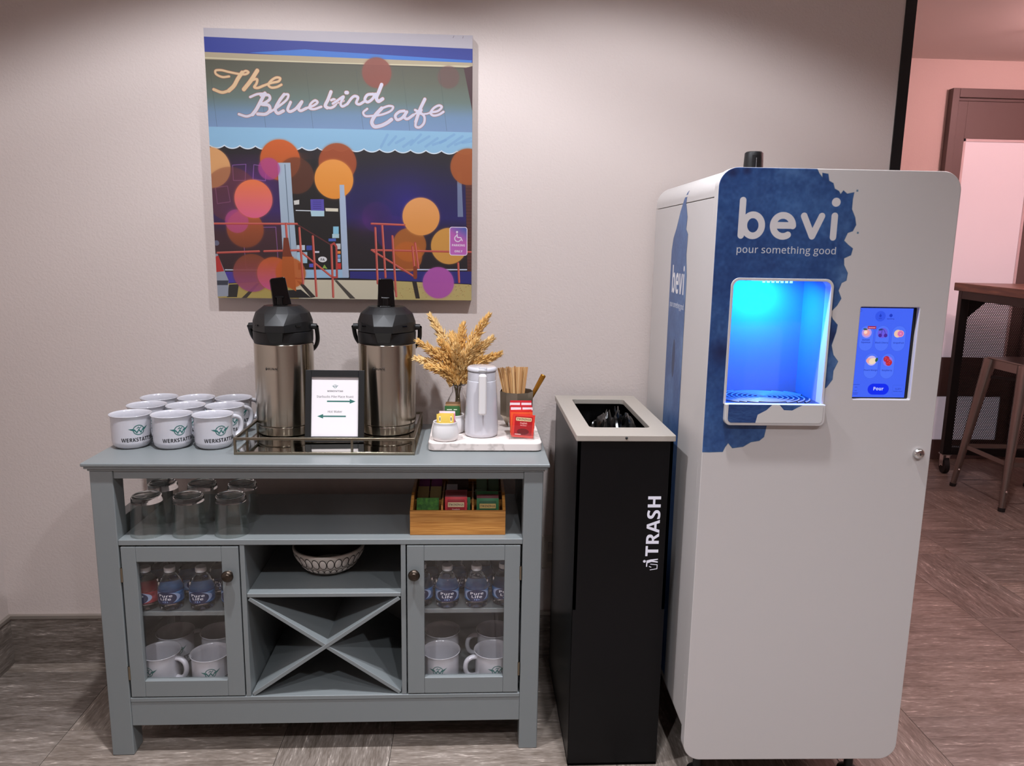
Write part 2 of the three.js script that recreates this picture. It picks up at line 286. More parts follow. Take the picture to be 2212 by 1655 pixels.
{ // metal bar stool
  const steel = mat(0x8f8a86, 0.3, { metalness: 0.95 });
  const s = thing('bar_stool', 'bare grey metal bar stool beside the high table', 'stool', [3.69, 0, -1.72], -0.03);
  const H = 0.83, a = 0.152, b = 0.235;
  part(s, 'seat', merge(rbox(2 * a + 0.03, 0.012, 2 * a + 0.03, 0.006, 0, H - 0.006, 0), sbar([-a, H - 0.035, a], [a, H - 0.035, a], 0.008, 0.055), sbar([-a, H - 0.035, -a], [a, H - 0.035, -a], 0.008, 0.055), sbar([-a, H - 0.035, -a], [-a, H - 0.035, a], 0.008, 0.055), sbar([a, H - 0.035, -a], [a, H - 0.035, a], 0.008, 0.055)), steel);
  for (const [i, j] of [[-1, -1], [1, -1], [-1, 1], [1, 1]]) {
    const top = V(i * a, H - 0.01, j * a), bot = V(i * b, 0.0, j * b), g = new THREE.CylinderGeometry(0.036, 0.017, 0.83, 4, 1).rotateY(0);
    const d = bot.clone().sub(top), L = d.length(); const leg = new THREE.CylinderGeometry(0.016, 0.036, L - 0.02, 10, 1); leg.translate(0, (L - 0.02) / 2, 0); leg.scale(1, 1, 1);
    leg.applyQuaternion(new THREE.Quaternion().setFromUnitVectors(V(0, 1, 0), d.clone().normalize())).translate(top.x, top.y, top.z);
    const l = part(s, 'leg', toCreasedNormals(leg, 0.9), steel);
    const e = top.clone().lerp(bot, 0.975);
    part(l, 'rubber_foot', bar([e.x, e.y, e.z], [bot.x, 0, bot.z], 0.019, 0.018), M.rubber);
    const e2 = top.clone().lerp(bot, 0.86); part(l, 'rivet', new THREE.SphereGeometry(0.007, 10, 8).translate(e2.x, e2.y, e2.z + 0.017), M.chrome);
  }
  const k = 0.68, r = a + (b - a) * k, y = H * (1 - k);
  for (const [p, q] of [[[-r, -r], [r, -r]], [[-r, r], [r, r]], [[-r, -r], [-r, r]], [[r, -r], [r, r]]]) part(s, 'stretcher', sbar([p[0], y, p[1]], [q[0], y, q[1]], 0.006, 0.026), steel);
  for (const [p, q] of [[[-a, -a], [a, a]], [[-a, a], [a, -a]]]) part(s, 'brace', sbar([p[0] * 1.2, H - 0.12, p[1] * 1.2], [q[0] * 1.2, H - 0.12, q[1] * 1.2], 0.005, 0.018), M.blackMetal);
}

// ---------------------------------------------------------------- the sideboard
const ZF = 0.502, TOP = 0.857, SHELF = 0.641, SX0 = -0.5526, SX1 = 0.6474, ZB = 0.114;
{
  const o = thing('sideboard', 'grey painted wooden sideboard with glass doors and X wine rack', 'sideboard', [0, 0, 0]);
  const p = (name, x0, x1, y0, y1, z0, z1, m = M.grey, r) => part(o, name, span(x0, x1, y0, y1, z0, z1, r), m);
  // moulded top: a board with a stepped edge below
  part(o, 'table_top', span(-0.569, 0.664, 0.847, TOP, 0.046, ZF + 0.012, 0.003), M.grey);
  part(o, 'top_moulding', merge(span(-0.563, 0.658, 0.84, 0.8475, 0.05, ZF + 0.008, 0.002), span(-0.556, 0.651, 0.8335, 0.841, 0.055, ZF + 0.003, 0.002)), M.grey);
  const lw = 0.06, rw = 0.053;
  p('leg', SX0, SX0 + lw, 0, 0.834, ZF - 0.06, ZF, M.grey, 0.003); p('leg', SX1 - rw, SX1, 0, 0.834, ZF - 0.06, ZF, M.grey, 0.003);
  p('leg', SX0, SX0 + lw, 0, 0.834, ZB, ZB + 0.05, M.grey, 0.003); p('leg', SX1 - rw, SX1, 0, 0.834, ZB, ZB + 0.05, M.grey, 0.003);
  const xl = SX0 + lw, xr = SX1 - rw;
  p('apron', xl, xr, 0.811, 0.8335, ZF - 0.024, ZF - 0.004);
  p('apron', xl, xr, 0.811, 0.8335, ZB + 0.004, ZB + 0.022);
  for (const x of [SX0 + 0.012, SX1 - 0.032]) p('side_apron', x, x + 0.02, 0.811, 0.8335, ZB + 0.05, ZF - 0.06);
  p('shelf_board', xl, xr, 0.625, SHELF, ZB, ZF - 0.001, M.grey, 0.002);
  for (const [x0, x1] of [[SX0 + 0.006, SX0 + 0.04], [SX1 - 0.036, SX1 - 0.006]]) { p('side_rail', x0, x1, 0.625, 0.676, ZB + 0.05, ZF - 0.06); p('side_panel', x0 + 0.008, x1 - 0.008, 0.165, 0.625, ZB + 0.05, ZF - 0.06); }
  p('back_panel', xl, xr, 0.165, 0.625, ZB, ZB + 0.008);
  p('bottom_board', xl, xr, 0.163, 0.176, ZB, ZF - 0.001, M.grey, 0.002);
  p('lower_apron', xl, xr, 0.09, 0.1625, ZF - 0.022, ZF - 0.003); p('lower_apron', xl, xr, 0.09, 0.1625, ZB, ZB + 0.018);
  p('divider', -0.174, -0.161, 0.176, 0.625, ZB + 0.008, ZF - 0.002); p('divider', 0.26, 0.2735, 0.176, 0.625, ZB + 0.008, ZF - 0.002);
  p('middle_shelf', -0.161, 0.26, 0.471, 0.483, ZB + 0.008, ZF - 0.005, M.grey, 0.002);
  for (const [x0, x1, y] of [[xl, -0.174, 0.418], [0.2735, xr, 0.42]]) p('inner_shelf', x0, x1, y - 0.014, y, ZB + 0.008, ZF - 0.034, M.grey, 0.002);
  for (const s of [1, -1]) { // two crossing boards
    const x0 = -0.161, x1 = 0.26, y0 = 0.176, y1 = 0.471, w = x1 - x0, h = y1 - y0, L = Math.hypot(w, h), a = Math.atan2(h, w), th = 0.011;
    const l = L - th * (h / w + w / h) * 0.55, d = ZF - 0.004 - (ZB + 0.01) - (s < 0 ? 0.001 : 0);
    part(o, 'wine_rack_board', uvBox(new RoundedBoxGeometry(l, th, d, 1, 0.0015)).rotateZ(s * a).translate((x0 + x1) / 2, (y0 + y1) / 2, (ZB + 0.01) + d / 2), M.grey);
  }
  for (const [x0, x1, wx0, wx1, knobX, hx, y1, lab] of [[-0.488, -0.177, -0.449, -0.223, -0.205, -0.4895, 0.621, 'left'], [0.277, 0.589, 0.324, 0.546, 0.297, 0.5905, 0.622, 'right']]) {
    const d = new THREE.Group(); d.name = 'door'; o.add(d);
    const y0 = 0.179, wy0 = 0.227, wy1 = 0.578, z0 = ZF - 0.021, z1 = ZF - 0.001;
    const q = (name, a, b, c, e) => part(d, name, span(a, b, c, e, z0, z1, 0.0015), M.grey);
    q('stile', x0, wx0, y0, y1); q('stile', wx1, x1, y0, y1); q('rail', wx0, wx1, wy1, y1); q('rail', wx0, wx1, y0, wy0);
    part(d, 'glass_pane', span(wx0 - 0.002, wx1 + 0.002, wy0 - 0.002, wy1 + 0.002, z0 + 0.005, z0 + 0.008, 0.0003), M.pane, 'clear glass');
    part(d, 'knob', lathe([[0, 0.024], [0.007, 0.024], [0.0085, 0.021], [0.0095, 0.0205], [0.0135, 0.019], [0.0165, 0.0145], [0.0155, 0.011], [0.008, 0.007], [0.007, 0.003], [0.011, 0.002], [0.0115, 0]], 28).rotateX(Math.PI / 2).translate(knobX, 0.541, z1), M.bronze, 'round bronze knob');
    for (const y of [0.541, 0.252]) part(d, 'hinge', merge(bar([hx, y - 0.02, z1 - 0.001], [hx, y + 0.02, z1 - 0.001], 0.0035), box(0.004, 0.036, 0.006, hx, y, z1 - 0.005)), M.brassy, 'small brass hinge');
  }
}

// ---------------------------------------------------------------- trash bin
{
  const x0 = 0.7225, x1 = 0.983, z0 = 0.05, z1 = 0.5855, H = 0.958, w = x1 - x0, d = z1 - z0;
  const o = thing('trash_bin', 'tall slim black trash bin with silver lid and white TRASH lettering', 'trash bin', [(x0 + x1) / 2, 0, (z0 + z1) / 2]);
  const bw = w - 0.01, bd = d - 0.01, body = mat(0x060608, 0.34, { specularIntensity: 0.5 }), t = 0.008;
  part(o, 'body', merge(box(t, H - 0.018, bd, -bw / 2 + t / 2, (H - 0.018) / 2, 0), box(t, H - 0.018, bd, bw / 2 - t / 2, (H - 0.018) / 2, 0), box(bw, H - 0.018, t, 0, (H - 0.018) / 2, bd / 2 - t / 2), box(bw, H - 0.018, t, 0, (H - 0.018) / 2, -bd / 2 + t / 2), box(bw, t, bd, 0, t / 2, 0)), body);
  const lid = mat(0xb3aba1, 0.42, { metalness: 0.35 });
  const L = new THREE.Shape(); roundRect(w, d, 0.004, -w / 2, -d / 2, L); const hole = new THREE.Path(); roundRect(0.165, 0.385, 0.014, -0.0825, -0.178, hole); L.holes.push(hole);
  part(o, 'lid', extrude(L, 0.013, 0.0015, 8).rotateX(-Math.PI / 2).translate(0, H - 0.0165, 0), lid, 'brushed silver lid with an oblong opening');
  part(o, 'lid_rivet', new THREE.SphereGeometry(0.0035, 12, 8).translate(-0.0, H - 0.009, d / 2), M.black);
  // bin liner, crumpled up inside the opening
  const g = new THREE.PlaneGeometry(0.19, 0.4, 34, 54), P = g.attributes.position, nz = noiseField(64, 64, 8, 5, 2);
  for (let i = 0; i < P.count; i++) { const u = Math.max(0, P.getX(i) / 0.19 + 0.5), v = Math.max(0, P.getY(i) / 0.4 + 0.5), n = nz[Math.floor(v * 63) * 64 + Math.floor(u * 63)]; const peak = Math.exp(-(((v - 0.44) / 0.3) ** 2)) * Math.exp(-(((u - 0.56) / 0.42) ** 2)), ridge = 1 - Math.abs(2 * n - 1) * 1.6; P.setZ(i, -0.105 + 0.062 * peak + 0.06 * ridge * (0.25 + peak)); }
  g.computeVertexNormals();
  part(o, 'bin_liner', toCreasedNormals(g.rotateX(-Math.PI / 2).translate(0, H - 0.0, 0.02), 0.5), mat(0x060606, 0.16, { side: THREE.DoubleSide }), 'crumpled black plastic bin liner');
  // lettering and pictogram on the front, reading upwards
  const cv = canvas(256, 1024, (c) => {
    c.fillStyle = '#fff'; c.strokeStyle = '#fff'; c.save(); c.translate(205, 790); c.rotate(-Math.PI / 2); c.font = 'bold 215px sans-serif'; const m = c.measureText('TRASH').width; c.scale(770 / m, 1); c.fillText('TRASH', 0, 0); c.restore();
    c.save(); c.translate(40, 812); c.lineCap = 'round'; c.lineJoin = 'round';   // lying figure and basket
    c.beginPath(); c.arc(4, 38, 17, 0, 7); c.fill();
    c.beginPath(); c.moveTo(28, 28); c.lineTo(80, 14); c.lineTo(166, 6); c.lineTo(166, 20); c.lineTo(110, 32); c.lineTo(166, 40); c.lineTo(166, 56); c.lineTo(90, 46); c.lineTo(42, 62); c.lineTo(40, 108); c.lineTo(26, 106); c.closePath(); c.fill();
    c.lineWidth = 9; c.beginPath(); c.moveTo(78, 146); c.lineTo(160, 132); c.lineTo(160, 82); c.lineTo(80, 74); c.stroke(); c.lineWidth = 10; c.beginPath(); c.moveTo(66, 104); c.lineTo(86, 112); c.stroke(); c.restore();
  });
  const a = onZ(1387, 1244, z1), b = onZ(1432, 1066, z1);
  const pw = b.x - a.x + 0.012, ph = b.y - a.y;
  part(o, 'lettering', new THREE.PlaneGeometry(0.0575, ph).translate((a.x + b.x) / 2 - (x0 + x1) / 2 + 0.002, (a.y + b.y) / 2, bd / 2 + 0.0006), mat(0xe2e0ea, 0.5, { map: ctex(cv), transparent: true }), 'white TRASH lettering and litter pictogram');
}

// ---------------------------------------------------------------- drinks dispenser
{
  const o = thing('drinks_dispenser', 'tall white drinks dispenser with blue watercolour print, lit niche and touch screen', 'drink dispenser', [1.0119, 0, 0.7164], -0.0205);
  o.updateMatrixWorld(true);
  const W = 0.566, Y0 = 0.113, Y1 = 1.62, DT = 0.032, H = Y1 - Y0, D = 0.686;
  const n = V(0, 0, 1).applyQuaternion(o.quaternion);
  const at = (u, v, lz = 0) => { const d = rayOf(u, v), p0 = o.localToWorld(V(0, 0, lz)); return o.worldToLocal(d.multiplyScalar(n.dot(p0.sub(CAM)) / n.dot(d)).add(CAM)); };
  // print on the door front: drawn in the door's own metres
  const TW = 768, TH = 2048, toC = (u, v) => { const p = at(u, v); return [p.x / W * TW, (Y1 - p.y) / H * TH]; };
  const mottle = noiseField(256, 640, 7, 17, 5), mottle2 = noiseField(256, 640, 3, 6, 3), grit = noiseField(256, 640, 80, 200, 2);
  const blue = canvas(TW, TH, (g) => g.drawImage(paint(256, 640, (i) => { const t = Math.min(1, Math.max(0, (mottle[i] - 0.3) * 1.7)), k = mottle2[i]; const c = lerp3(lerp3([26, 58, 108], [50, 88, 140], t), [108, 132, 164], Math.max(0, k - 0.42) * 2.4 * t); return c.map((v) => v + (grit[i] - 0.5) * 26); }), 0, 0, TW, TH));
  const poly = (g, pts) => { g.beginPath(); pts.forEach(([u, v], i) => (i ? g.lineTo(...toC(u, v)) : g.moveTo(...toC(u, v)))); g.closePath(); };
  const EDGE = [[1530, 355], [1762, 358], [1770, 375], [1777, 384], [1777, 374], [1789, 376], [1791, 391], [1800, 396], [1803, 408], [1812, 413], [1816, 420], [1822, 412], [1830, 419], [1845, 416], [1842, 430], [1840, 452], [1847, 470], [1849, 486], [1842, 499], [1831, 503], [1823, 520], [1833, 530], [1842, 537], [1838, 551], [1823, 558], [1823, 573], [1831, 590], [1828, 606], [1818, 611], [1811, 628], [1817, 645], [1808, 660], [1792, 676], [1799, 690], [1809, 702], [1806, 718], [1796, 746], [1800, 767], [1810, 781], [1800, 801], [1798, 820], [1786, 836], [1775, 843], [1740, 860], [1660, 900], [1653, 932], [1650, 944], [1640, 952], [1622, 955], [1605, 965], [1582, 968], [1573, 957], [1566, 966], [1561, 976], [1532, 977], [1500, 976]];
  const front = canvas(TW, TH, (g) => {
    g.fillStyle = '#bdb7b4'; g.fillRect(0, 0, TW, TH);
    g.save(); poly(g, EDGE); g.clip(); g.drawImage(blue, 0, 0);
    for (const [u, v, r] of [[1560, 760, 34], [1583, 372, 16], [1614, 368, 12], [1800, 730, 30]]) { const [x, y] = toC(u, v); const q = g.createRadialGradient(x, y, 2, x, y, r * 1.6); q.addColorStop(0, 'rgba(12,22,60,.75)'); q.addColorStop(1, 'rgba(12,22,60,0)'); g.fillStyle = q; g.fillRect(x - 80, y - 80, 160, 160); }
    g.restore(); poly(g, EDGE); g.strokeStyle = 'rgba(24,60,96,.5)'; g.lineWidth = 2.5; g.stroke();
    for (const [u, v] of [[1852, 412], [1853, 503]]) { const [x, y] = toC(u, v); g.fillStyle = '#5a7488'; g.fillRect(x - 3, y - 3, 6, 6); }
    // word mark
    const z = (a, b) => toC(1400 + a * 0.2417, 320 + b * 0.2417), sc = TW / W * 0.2417 / 926;
    g.strokeStyle = '#c4bfbf'; g.fillStyle = '#c4bfbf'; g.lineCap = g.lineJoin = 'round'; g.lineWidth = 21;
    const line = (...pts) => { g.beginPath(); pts.forEach((p, i) => (i ? g.lineTo(...z(...p)) : g.moveTo(...z(...p)))); g.stroke(); };
    const ring = (cx, cy, rx, ry, a0, a1) => { const pts = []; for (let k = 0; k <= 40; k++) { const a = a0 + (a1 - a0) * k / 40; pts.push([cx + rx * Math.cos(a) - 0.1 * ry * Math.sin(a) * 0.3, cy + ry * Math.sin(a)]); } line(...pts); };
    line([850, 466], [828, 780]); ring(936, 690, 80, 94, 0, 6.2832);
    line([1128, 690], [1292, 692]); ring(1205, 695, 88, 94, 0, -4.97 - 0.28);
    line([1395, 606], [1464, 788], [1554, 608]); line([1669, 606], [1652, 798]);
    const [dx, dy] = z(1682, 484); g.beginPath(); g.arc(dx, dy, 14, 0, 7); g.fill();
    const [tx, ty] = toC(1589, 546), [tx2, ty2] = toC(1807, 547); g.font = '30px sans-serif'; const tw = g.measureText('pour something good').width;
    g.save(); g.translate(tx, ty); g.scale((tx2 - tx) / tw, 1.05); g.fillText('pour something good', 0, 0); g.restore();
  });
  const doorMat = mat(0xffffff, 0.42, { map: ctex(front), clearcoat: 0.15, clearcoatRoughness: 0.35 });
  // door slab with the niche and the screen cut out
  const nTL = at(1584, 607), nTR = at(1793, 607), nBL = at(1568, 874), nBR = at(1776, 874);
  const nx0 = (nTL.x + nBL.x) / 2, nx1 = (nTR.x + nBR.x) / 2, ny1 = (nTL.y + nTR.y) / 2, ny0 = (nBL.y + nBR.y) / 2;
  const sTL = at(1860, 663), sTR = at(1987, 665), sBL = at(1841, 862), sBR = at(1965, 864);
  const sx0 = (sTL.x + sBL.x) / 2, sx1 = (sTR.x + sBR.x) / 2, sy1 = (sTL.y + sTR.y) / 2, sy0 = (sBL.y + sBR.y) / 2;
  const S = roundRect(W, H, 0.045, 0, Y0), h1 = new THREE.Path(), h2 = new THREE.Path();
  roundRect(nx1 - nx0, ny1 - ny0, [0.004, 0.004, 0.016, 0.016], nx0, ny0, h1); roundRect(sx1 - sx0, sy1 - sy0, 0.003, sx0, sy0, h2); S.holes.push(h1, h2);
  const dg = extrude(S, DT - 0.004, 0.002, 16).translate(0, 0, -DT + 0.002), body = M.whitePaint;
  // split: printed front face and plain sides
  { const g = dg.index ? dg.toNonIndexed() : dg, P = g.attributes.position, N = g.attributes.normal, pick = (test) => { const a = [], b = []; for (let i = 0; i < P.count; i += 3) if (test(i)) for (let k = 0; k < 3; k++) { a.push(P.getX(i + k), P.getY(i + k), P.getZ(i + k)); b.push(N.getX(i + k), N.getY(i + k), N.getZ(i + k)); } const r = new THREE.BufferGeometry(); r.setAttribute('position', new THREE.Float32BufferAttribute(a, 3)); r.setAttribute('normal', new THREE.Float32BufferAttribute(b, 3)); return r; };
    const isFront = (i) => N.getZ(i) > 0.9 && P.getZ(i) > -0.001;
    const door = part(o, 'door', uvPlane(pick((i) => !isFront(i)), 0, Y0, W, H), body, 'white door with rounded corners');
    part(door, 'printed_front', uvPlane(pick(isFront), 0, Y0, W, H), doorMat, 'white front with blue watercolour print and bevi lettering'); }
  // niche, open to the front, lit from its ceiling
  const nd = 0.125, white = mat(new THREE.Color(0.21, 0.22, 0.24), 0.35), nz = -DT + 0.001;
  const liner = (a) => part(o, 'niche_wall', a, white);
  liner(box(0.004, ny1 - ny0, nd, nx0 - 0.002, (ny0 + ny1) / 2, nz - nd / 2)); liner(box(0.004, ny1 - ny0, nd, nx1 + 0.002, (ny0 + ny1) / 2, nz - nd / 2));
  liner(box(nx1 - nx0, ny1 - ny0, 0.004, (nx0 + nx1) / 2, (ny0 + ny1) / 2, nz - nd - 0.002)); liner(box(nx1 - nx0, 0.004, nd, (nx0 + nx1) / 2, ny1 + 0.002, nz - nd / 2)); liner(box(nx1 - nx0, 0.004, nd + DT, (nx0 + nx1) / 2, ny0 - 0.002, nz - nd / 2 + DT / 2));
  const rim = new THREE.Shape(); roundRect(nx1 - nx0 + 0.012, ny1 - ny0 + 0.006, [0.002, 0.002, 0.02, 0.02], nx0 - 0.006, ny0, rim); const rh = new THREE.Path(); roundRect(nx1 - nx0, ny1 - ny0, [0.001, 0.001, 0.016, 0.016], nx0, ny0, rh); rim.holes.push(rh);
  part(o, 'niche_rim', extrude(rim, 0.002, 0.0008, 10).translate(0, 0, -0.0005), body);
  const BL = new THREE.Color(0.0, 0.11, 1.0), ncx = (nx0 + nx1) / 2;
  part(o, 'led_lens', rbox(0.075, 0.003, 0.03, 0.001, ncx - 0.01, ny1 - 0.002, -0.085), mat(0xffffff, 0.4, { emissive: new THREE.Color(0.1, 0.75, 1), emissiveIntensity: 4 }));
  for (let k = 0; k < 7; k++) part(o, 'nozzle', bar([ncx - 0.034 + k * 0.011, ny1 - 0.001, -0.03], [ncx - 0.034 + k * 0.011, ny1 - 0.006, -0.03], 0.0035), mat(0xffffff, 0.3, { emissive: new THREE.Color(0.3, 0.85, 1), emissiveIntensity: 1.2 }));
  const led = new THREE.RectAreaLight(BL, 1700, 0.075, 0.03); led.position.set(ncx - 0.01, ny1 - 0.005, -0.085); led.rotation.x = -Math.PI / 2 + 0.2; led.name = 'niche_led'; o.add(led);
  // drip grille of concentric slats and the tray front
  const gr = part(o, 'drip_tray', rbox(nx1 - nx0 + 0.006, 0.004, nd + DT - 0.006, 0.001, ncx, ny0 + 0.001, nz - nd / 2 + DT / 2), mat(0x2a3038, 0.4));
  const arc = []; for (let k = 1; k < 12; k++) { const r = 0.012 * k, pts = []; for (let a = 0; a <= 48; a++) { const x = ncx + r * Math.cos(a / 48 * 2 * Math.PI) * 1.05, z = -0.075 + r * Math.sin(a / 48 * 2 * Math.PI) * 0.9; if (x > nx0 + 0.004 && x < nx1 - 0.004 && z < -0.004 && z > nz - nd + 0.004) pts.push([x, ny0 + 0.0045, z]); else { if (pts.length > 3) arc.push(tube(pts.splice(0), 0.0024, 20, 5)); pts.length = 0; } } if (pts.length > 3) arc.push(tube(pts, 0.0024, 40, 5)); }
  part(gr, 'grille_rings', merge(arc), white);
  const cupW = at(1776, 900).x - at(1561, 900).x, cx0 = at(1562, 900).x, cy0 = at(1660, 917).y, cy1 = ny0 + 0.003;
  const cup = new THREE.Shape(); roundRect(cupW, cy1 - cy0, [0.014, 0.014, 0.003, 0.003], cx0, cy0, cup);
  const cupC = canvas(512, 128, (g) => { g.fillStyle = '#c2beba'; g.fillRect(0, 0, 512, 128); g.save(); g.beginPath(); g.moveTo(0, 0); g.lineTo(235, 0); g.lineTo(205, 38); g.lineTo(160, 70); g.lineTo(150, 128); g.lineTo(0, 128); g.closePath(); g.moveTo(275, 0); g.lineTo(400, 0); g.lineTo(372, 18); g.lineTo(345, 38); g.lineTo(300, 36); g.closePath(); g.clip(); g.drawImage(blue, 0, 0, 300, 200, 0, 0, 512, 128); g.restore(); });
  const cupG = extrude(cup, 0.012, 0.002, 10); const cf = part(o, 'tray_front', cupG.translate(0, 0, 0.0), body);
  const inner = new THREE.Shape(); roundRect(cupW - 0.014, cy1 - cy0 - 0.008, [0.01, 0.01, 0.001, 0.001], cx0 + 0.007, cy0 + 0.007, inner);
  part(cf, 'tray_print', uvPlane(new THREE.ShapeGeometry(inner, 10).translate(0, 0, 0.0146), cx0 + 0.007, cy0 + 0.007, cupW - 0.014, cy1 - cy0 - 0.008), mat(0xffffff, 0.25, { map: ctex(cupC), clearcoat: 0.5, clearcoatRoughness: 0.1 }));
  // touch screen
  const scr = canvas(512, 832, (g, w, h) => {
    const X = (u) => (u - 0.0) * w, Yy = (v) => v * h; g.fillStyle = '#4468fa'; g.fillRect(0, 0, w, h);
    g.fillStyle = '#3558ee'; g.beginPath(); g.arc(X(0.41), Yy(0.09), 48, 0, 7); g.fill();
    const pill = (cx, cy, c = '#5076ff') => { g.strokeStyle = '#3c60ee'; g.lineWidth = 3; g.fillStyle = c; g.beginPath(); g.roundRect(X(cx) - 65, Yy(cy) - 118, 130, 236, 65); g.fill(); g.stroke(); };
    const cap = (t, cx, cy, s = 22, c = '#2038b4') => { g.fillStyle = c; g.font = `bold ${s}px sans-serif`; g.textAlign = 'center'; g.fillText(t, X(cx), Yy(cy)); };
    for (const [cx, cy] of [[0.19, 0.335], [0.48, 0.335], [0.78, 0.335], [0.33, 0.645], [0.63, 0.645]]) pill(cx, cy);
    const ball = (cx, cy, r, c) => { g.fillStyle = c; g.beginPath(); g.arc(X(cx), Yy(cy), r, 0, 7); g.fill(); };
    ball(0.19, 0.275, 46, '#b49aee'); ball(0.19, 0.275, 30, '#f0a0a8'); ball(0.17, 0.268, 16, '#ffd8c8'); g.fillStyle = '#2c5a50'; g.beginPath(); g.ellipse(X(0.16), Yy(0.235), 20, 8, 0, 0, 7); g.fill(); g.fillStyle = '#a02050'; g.fillRect(X(0.2), Yy(0.2), 78, 26); cap('Seasonal', 0.275, 0.222, 15, '#f4d0e0');
    ball(0.48, 0.275, 46, '#6a5ce8'); g.strokeStyle = '#2a3a80'; g.lineWidth = 4; g.beginPath(); g.moveTo(X(0.45), Yy(0.3)); g.quadraticCurveTo(X(0.47), Yy(0.25), X(0.47), Yy(0.23)); g.quadraticCurveTo(X(0.52), Yy(0.24), X(0.54), Yy(0.3)); g.stroke(); ball(0.44, 0.302, 17, '#4a2a9c'); ball(0.54, 0.302, 17, '#4a2a9c'); g.fillStyle = '#2c3a80'; g.beginPath(); g.ellipse(X(0.44), Yy(0.237), 20, 8, -0.2, 0, 7); g.fill();
    ball(0.76, 0.28, 36, '#f0c8b0'); ball(0.81, 0.28, 32, '#f4a0b4'); ball(0.81, 0.28, 25, '#d060b0'); g.strokeStyle = '#f4a0c8'; g.lineWidth = 3; for (let k = 0; k < 4; k++) { const a = k * Math.PI / 4; g.beginPath(); g.moveTo(X(0.81) + 24 * Math.cos(a), Yy(0.28) + 24 * Math.sin(a)); g.lineTo(X(0.81) - 24 * Math.cos(a), Yy(0.28) - 24 * Math.sin(a)); g.stroke(); }
    ball(0.33, 0.585, 46, '#c8b8f4'); g.fillStyle = '#f0a8a8'; g.beginPath(); g.ellipse(X(0.28), Yy(0.585), 26, 24, 0, 0, 7); g.fill(); g.fillStyle = '#f4dcc0'; g.beginPath(); g.ellipse(X(0.35), Yy(0.59), 36, 28, -0.4, 0, 7); g.fill(); g.fillStyle = '#2c6048'; g.beginPath(); g.ellipse(X(0.42), Yy(0.575), 12, 20, 0.3, 0, 7); g.fill();
    ball(0.63, 0.59, 46, '#8a78f0'); ball(0.6, 0.565, 28, '#b82a44'); ball(0.65, 0.605, 30, '#c02838'); g.fillStyle = '#e05060'; for (let k = 0; k < 14; k++) { g.beginPath(); g.arc(X(0.6) + Math.cos(k) * 15 + (k % 2) * 24, Yy(0.565) + Math.sin(k * 2.3) * 15 + (k % 2) * 32, 4, 0, 7); g.fill(); }
    cap('Sunset', 0.19, 0.362); cap('Squeeze', 0.19, 0.39); cap('Black Cherry', 0.48, 0.39, 20); cap('Grapefruit', 0.79, 0.39, 20); cap('Peach Mango', 0.33, 0.7, 20); cap('Raspberry', 0.63, 0.7, 20);
    cap('Still', 0.41, 0.12, 15); cap('Sparkling', 0.6, 0.122, 15); g.fillStyle = '#1c3cc8'; g.beginPath(); g.arc(X(0.41), Yy(0.085), 11, 0, 7); g.moveTo(X(0.41) - 10, Yy(0.083)); g.lineTo(X(0.41), Yy(0.06)); g.lineTo(X(0.41) + 10, Yy(0.083)); g.fill(); ball(0.6, 0.08, 15, '#1c3cc8');
    g.fillStyle = '#0a2cf4'; g.beginPath(); g.roundRect(X(0.31), Yy(0.845), X(0.39), Yy(0.125), 52); g.fill(); cap('Pour', 0.505, 0.92, 44, '#d8dcff');
    g.strokeStyle = '#3c60ee'; g.beginPath(); g.roundRect(X(0.77), Yy(0.86), X(0.2), Yy(0.11), 14); g.stroke(); cap('12,817', 0.87, 0.91, 20, '#2a44c0'); cap('bottles saved', 0.87, 0.935, 13, '#2038b4');
    g.fillStyle = '#2a44c0'; for (const [y, wd] of [[0.855, 66], [0.885, 24], [0.925, 22], [0.95, 50], [0.965, 40]]) g.fillRect(X(0.09) - wd / 2, Yy(y), wd, 4);
    g.strokeStyle = '#2a44c0'; g.lineWidth = 3; g.beginPath(); g.arc(X(0.045), Yy(0.028), 10, 0, 7); g.stroke();
  });
  const st = ctex(scr), lip = 0.006, shift = 0.0065;
  part(o, 'screen_bezel', box(sx1 - sx0, sy1 - sy0, 0.004, (sx0 + sx1) / 2, (sy0 + sy1) / 2, -0.014), M.plasticGloss);
  part(o, 'touch_screen', uvPlane(new THREE.PlaneGeometry(sx1 - sx0 - 2 * lip + 0.004, sy1 - sy0 - 0.006).translate((sx0 + sx1) / 2 - 0.004, (sy0 + sy1) / 2, -0.0115), sx0 + lip - 0.006, sy0 + 0.003, sx1 - sx0 - 2 * lip + 0.004, sy1 - sy0 - 0.006), mat(0x000000, 0.2, { emissive: 0xffffff, emissiveMap: st, emissiveIntensity: 0.95 }), 'lit blue touch screen with five fruit flavours');
  const sl = new THREE.RectAreaLight(0x4468fa, 0.9, sx1 - sx0 - 0.01, sy1 - sy0 - 0.01); sl.position.set((sx0 + sx1) / 2, (sy0 + sy1) / 2, -0.008); sl.rotation.y = Math.PI; sl.name = 'screen_glow'; o.add(sl);
  // lock
  const lk = at(1983, 979); const lock = part(o, 'lock', lathe([[0, 0.012], [0.008, 0.012], [0.0125, 0.008], [0.0135, 0.003], [0.0135, 0]], 28).rotateX(Math.PI / 2).translate(lk.x, lk.y, 0), M.chrome, 'round chrome lock');
  part(lock, 'keyhole', rbox(0.002, 0.007, 0.002, 0.0005, lk.x, lk.y, 0.0122), M.black);
  // cabinet behind the door: rounded box with a seam under its cap
  const bz0 = -D, bz1 = -DT - 0.006, by0 = 0.156, seam = 1.555, x0 = 0.006, x1 = W - 0.006;
  const capS = new THREE.Shape(); roundRect(x1 - x0, 1.622 - seam - 0.001, [0.001, 0.001, 0.055, 0.055], x0, seam + 0.001, capS);
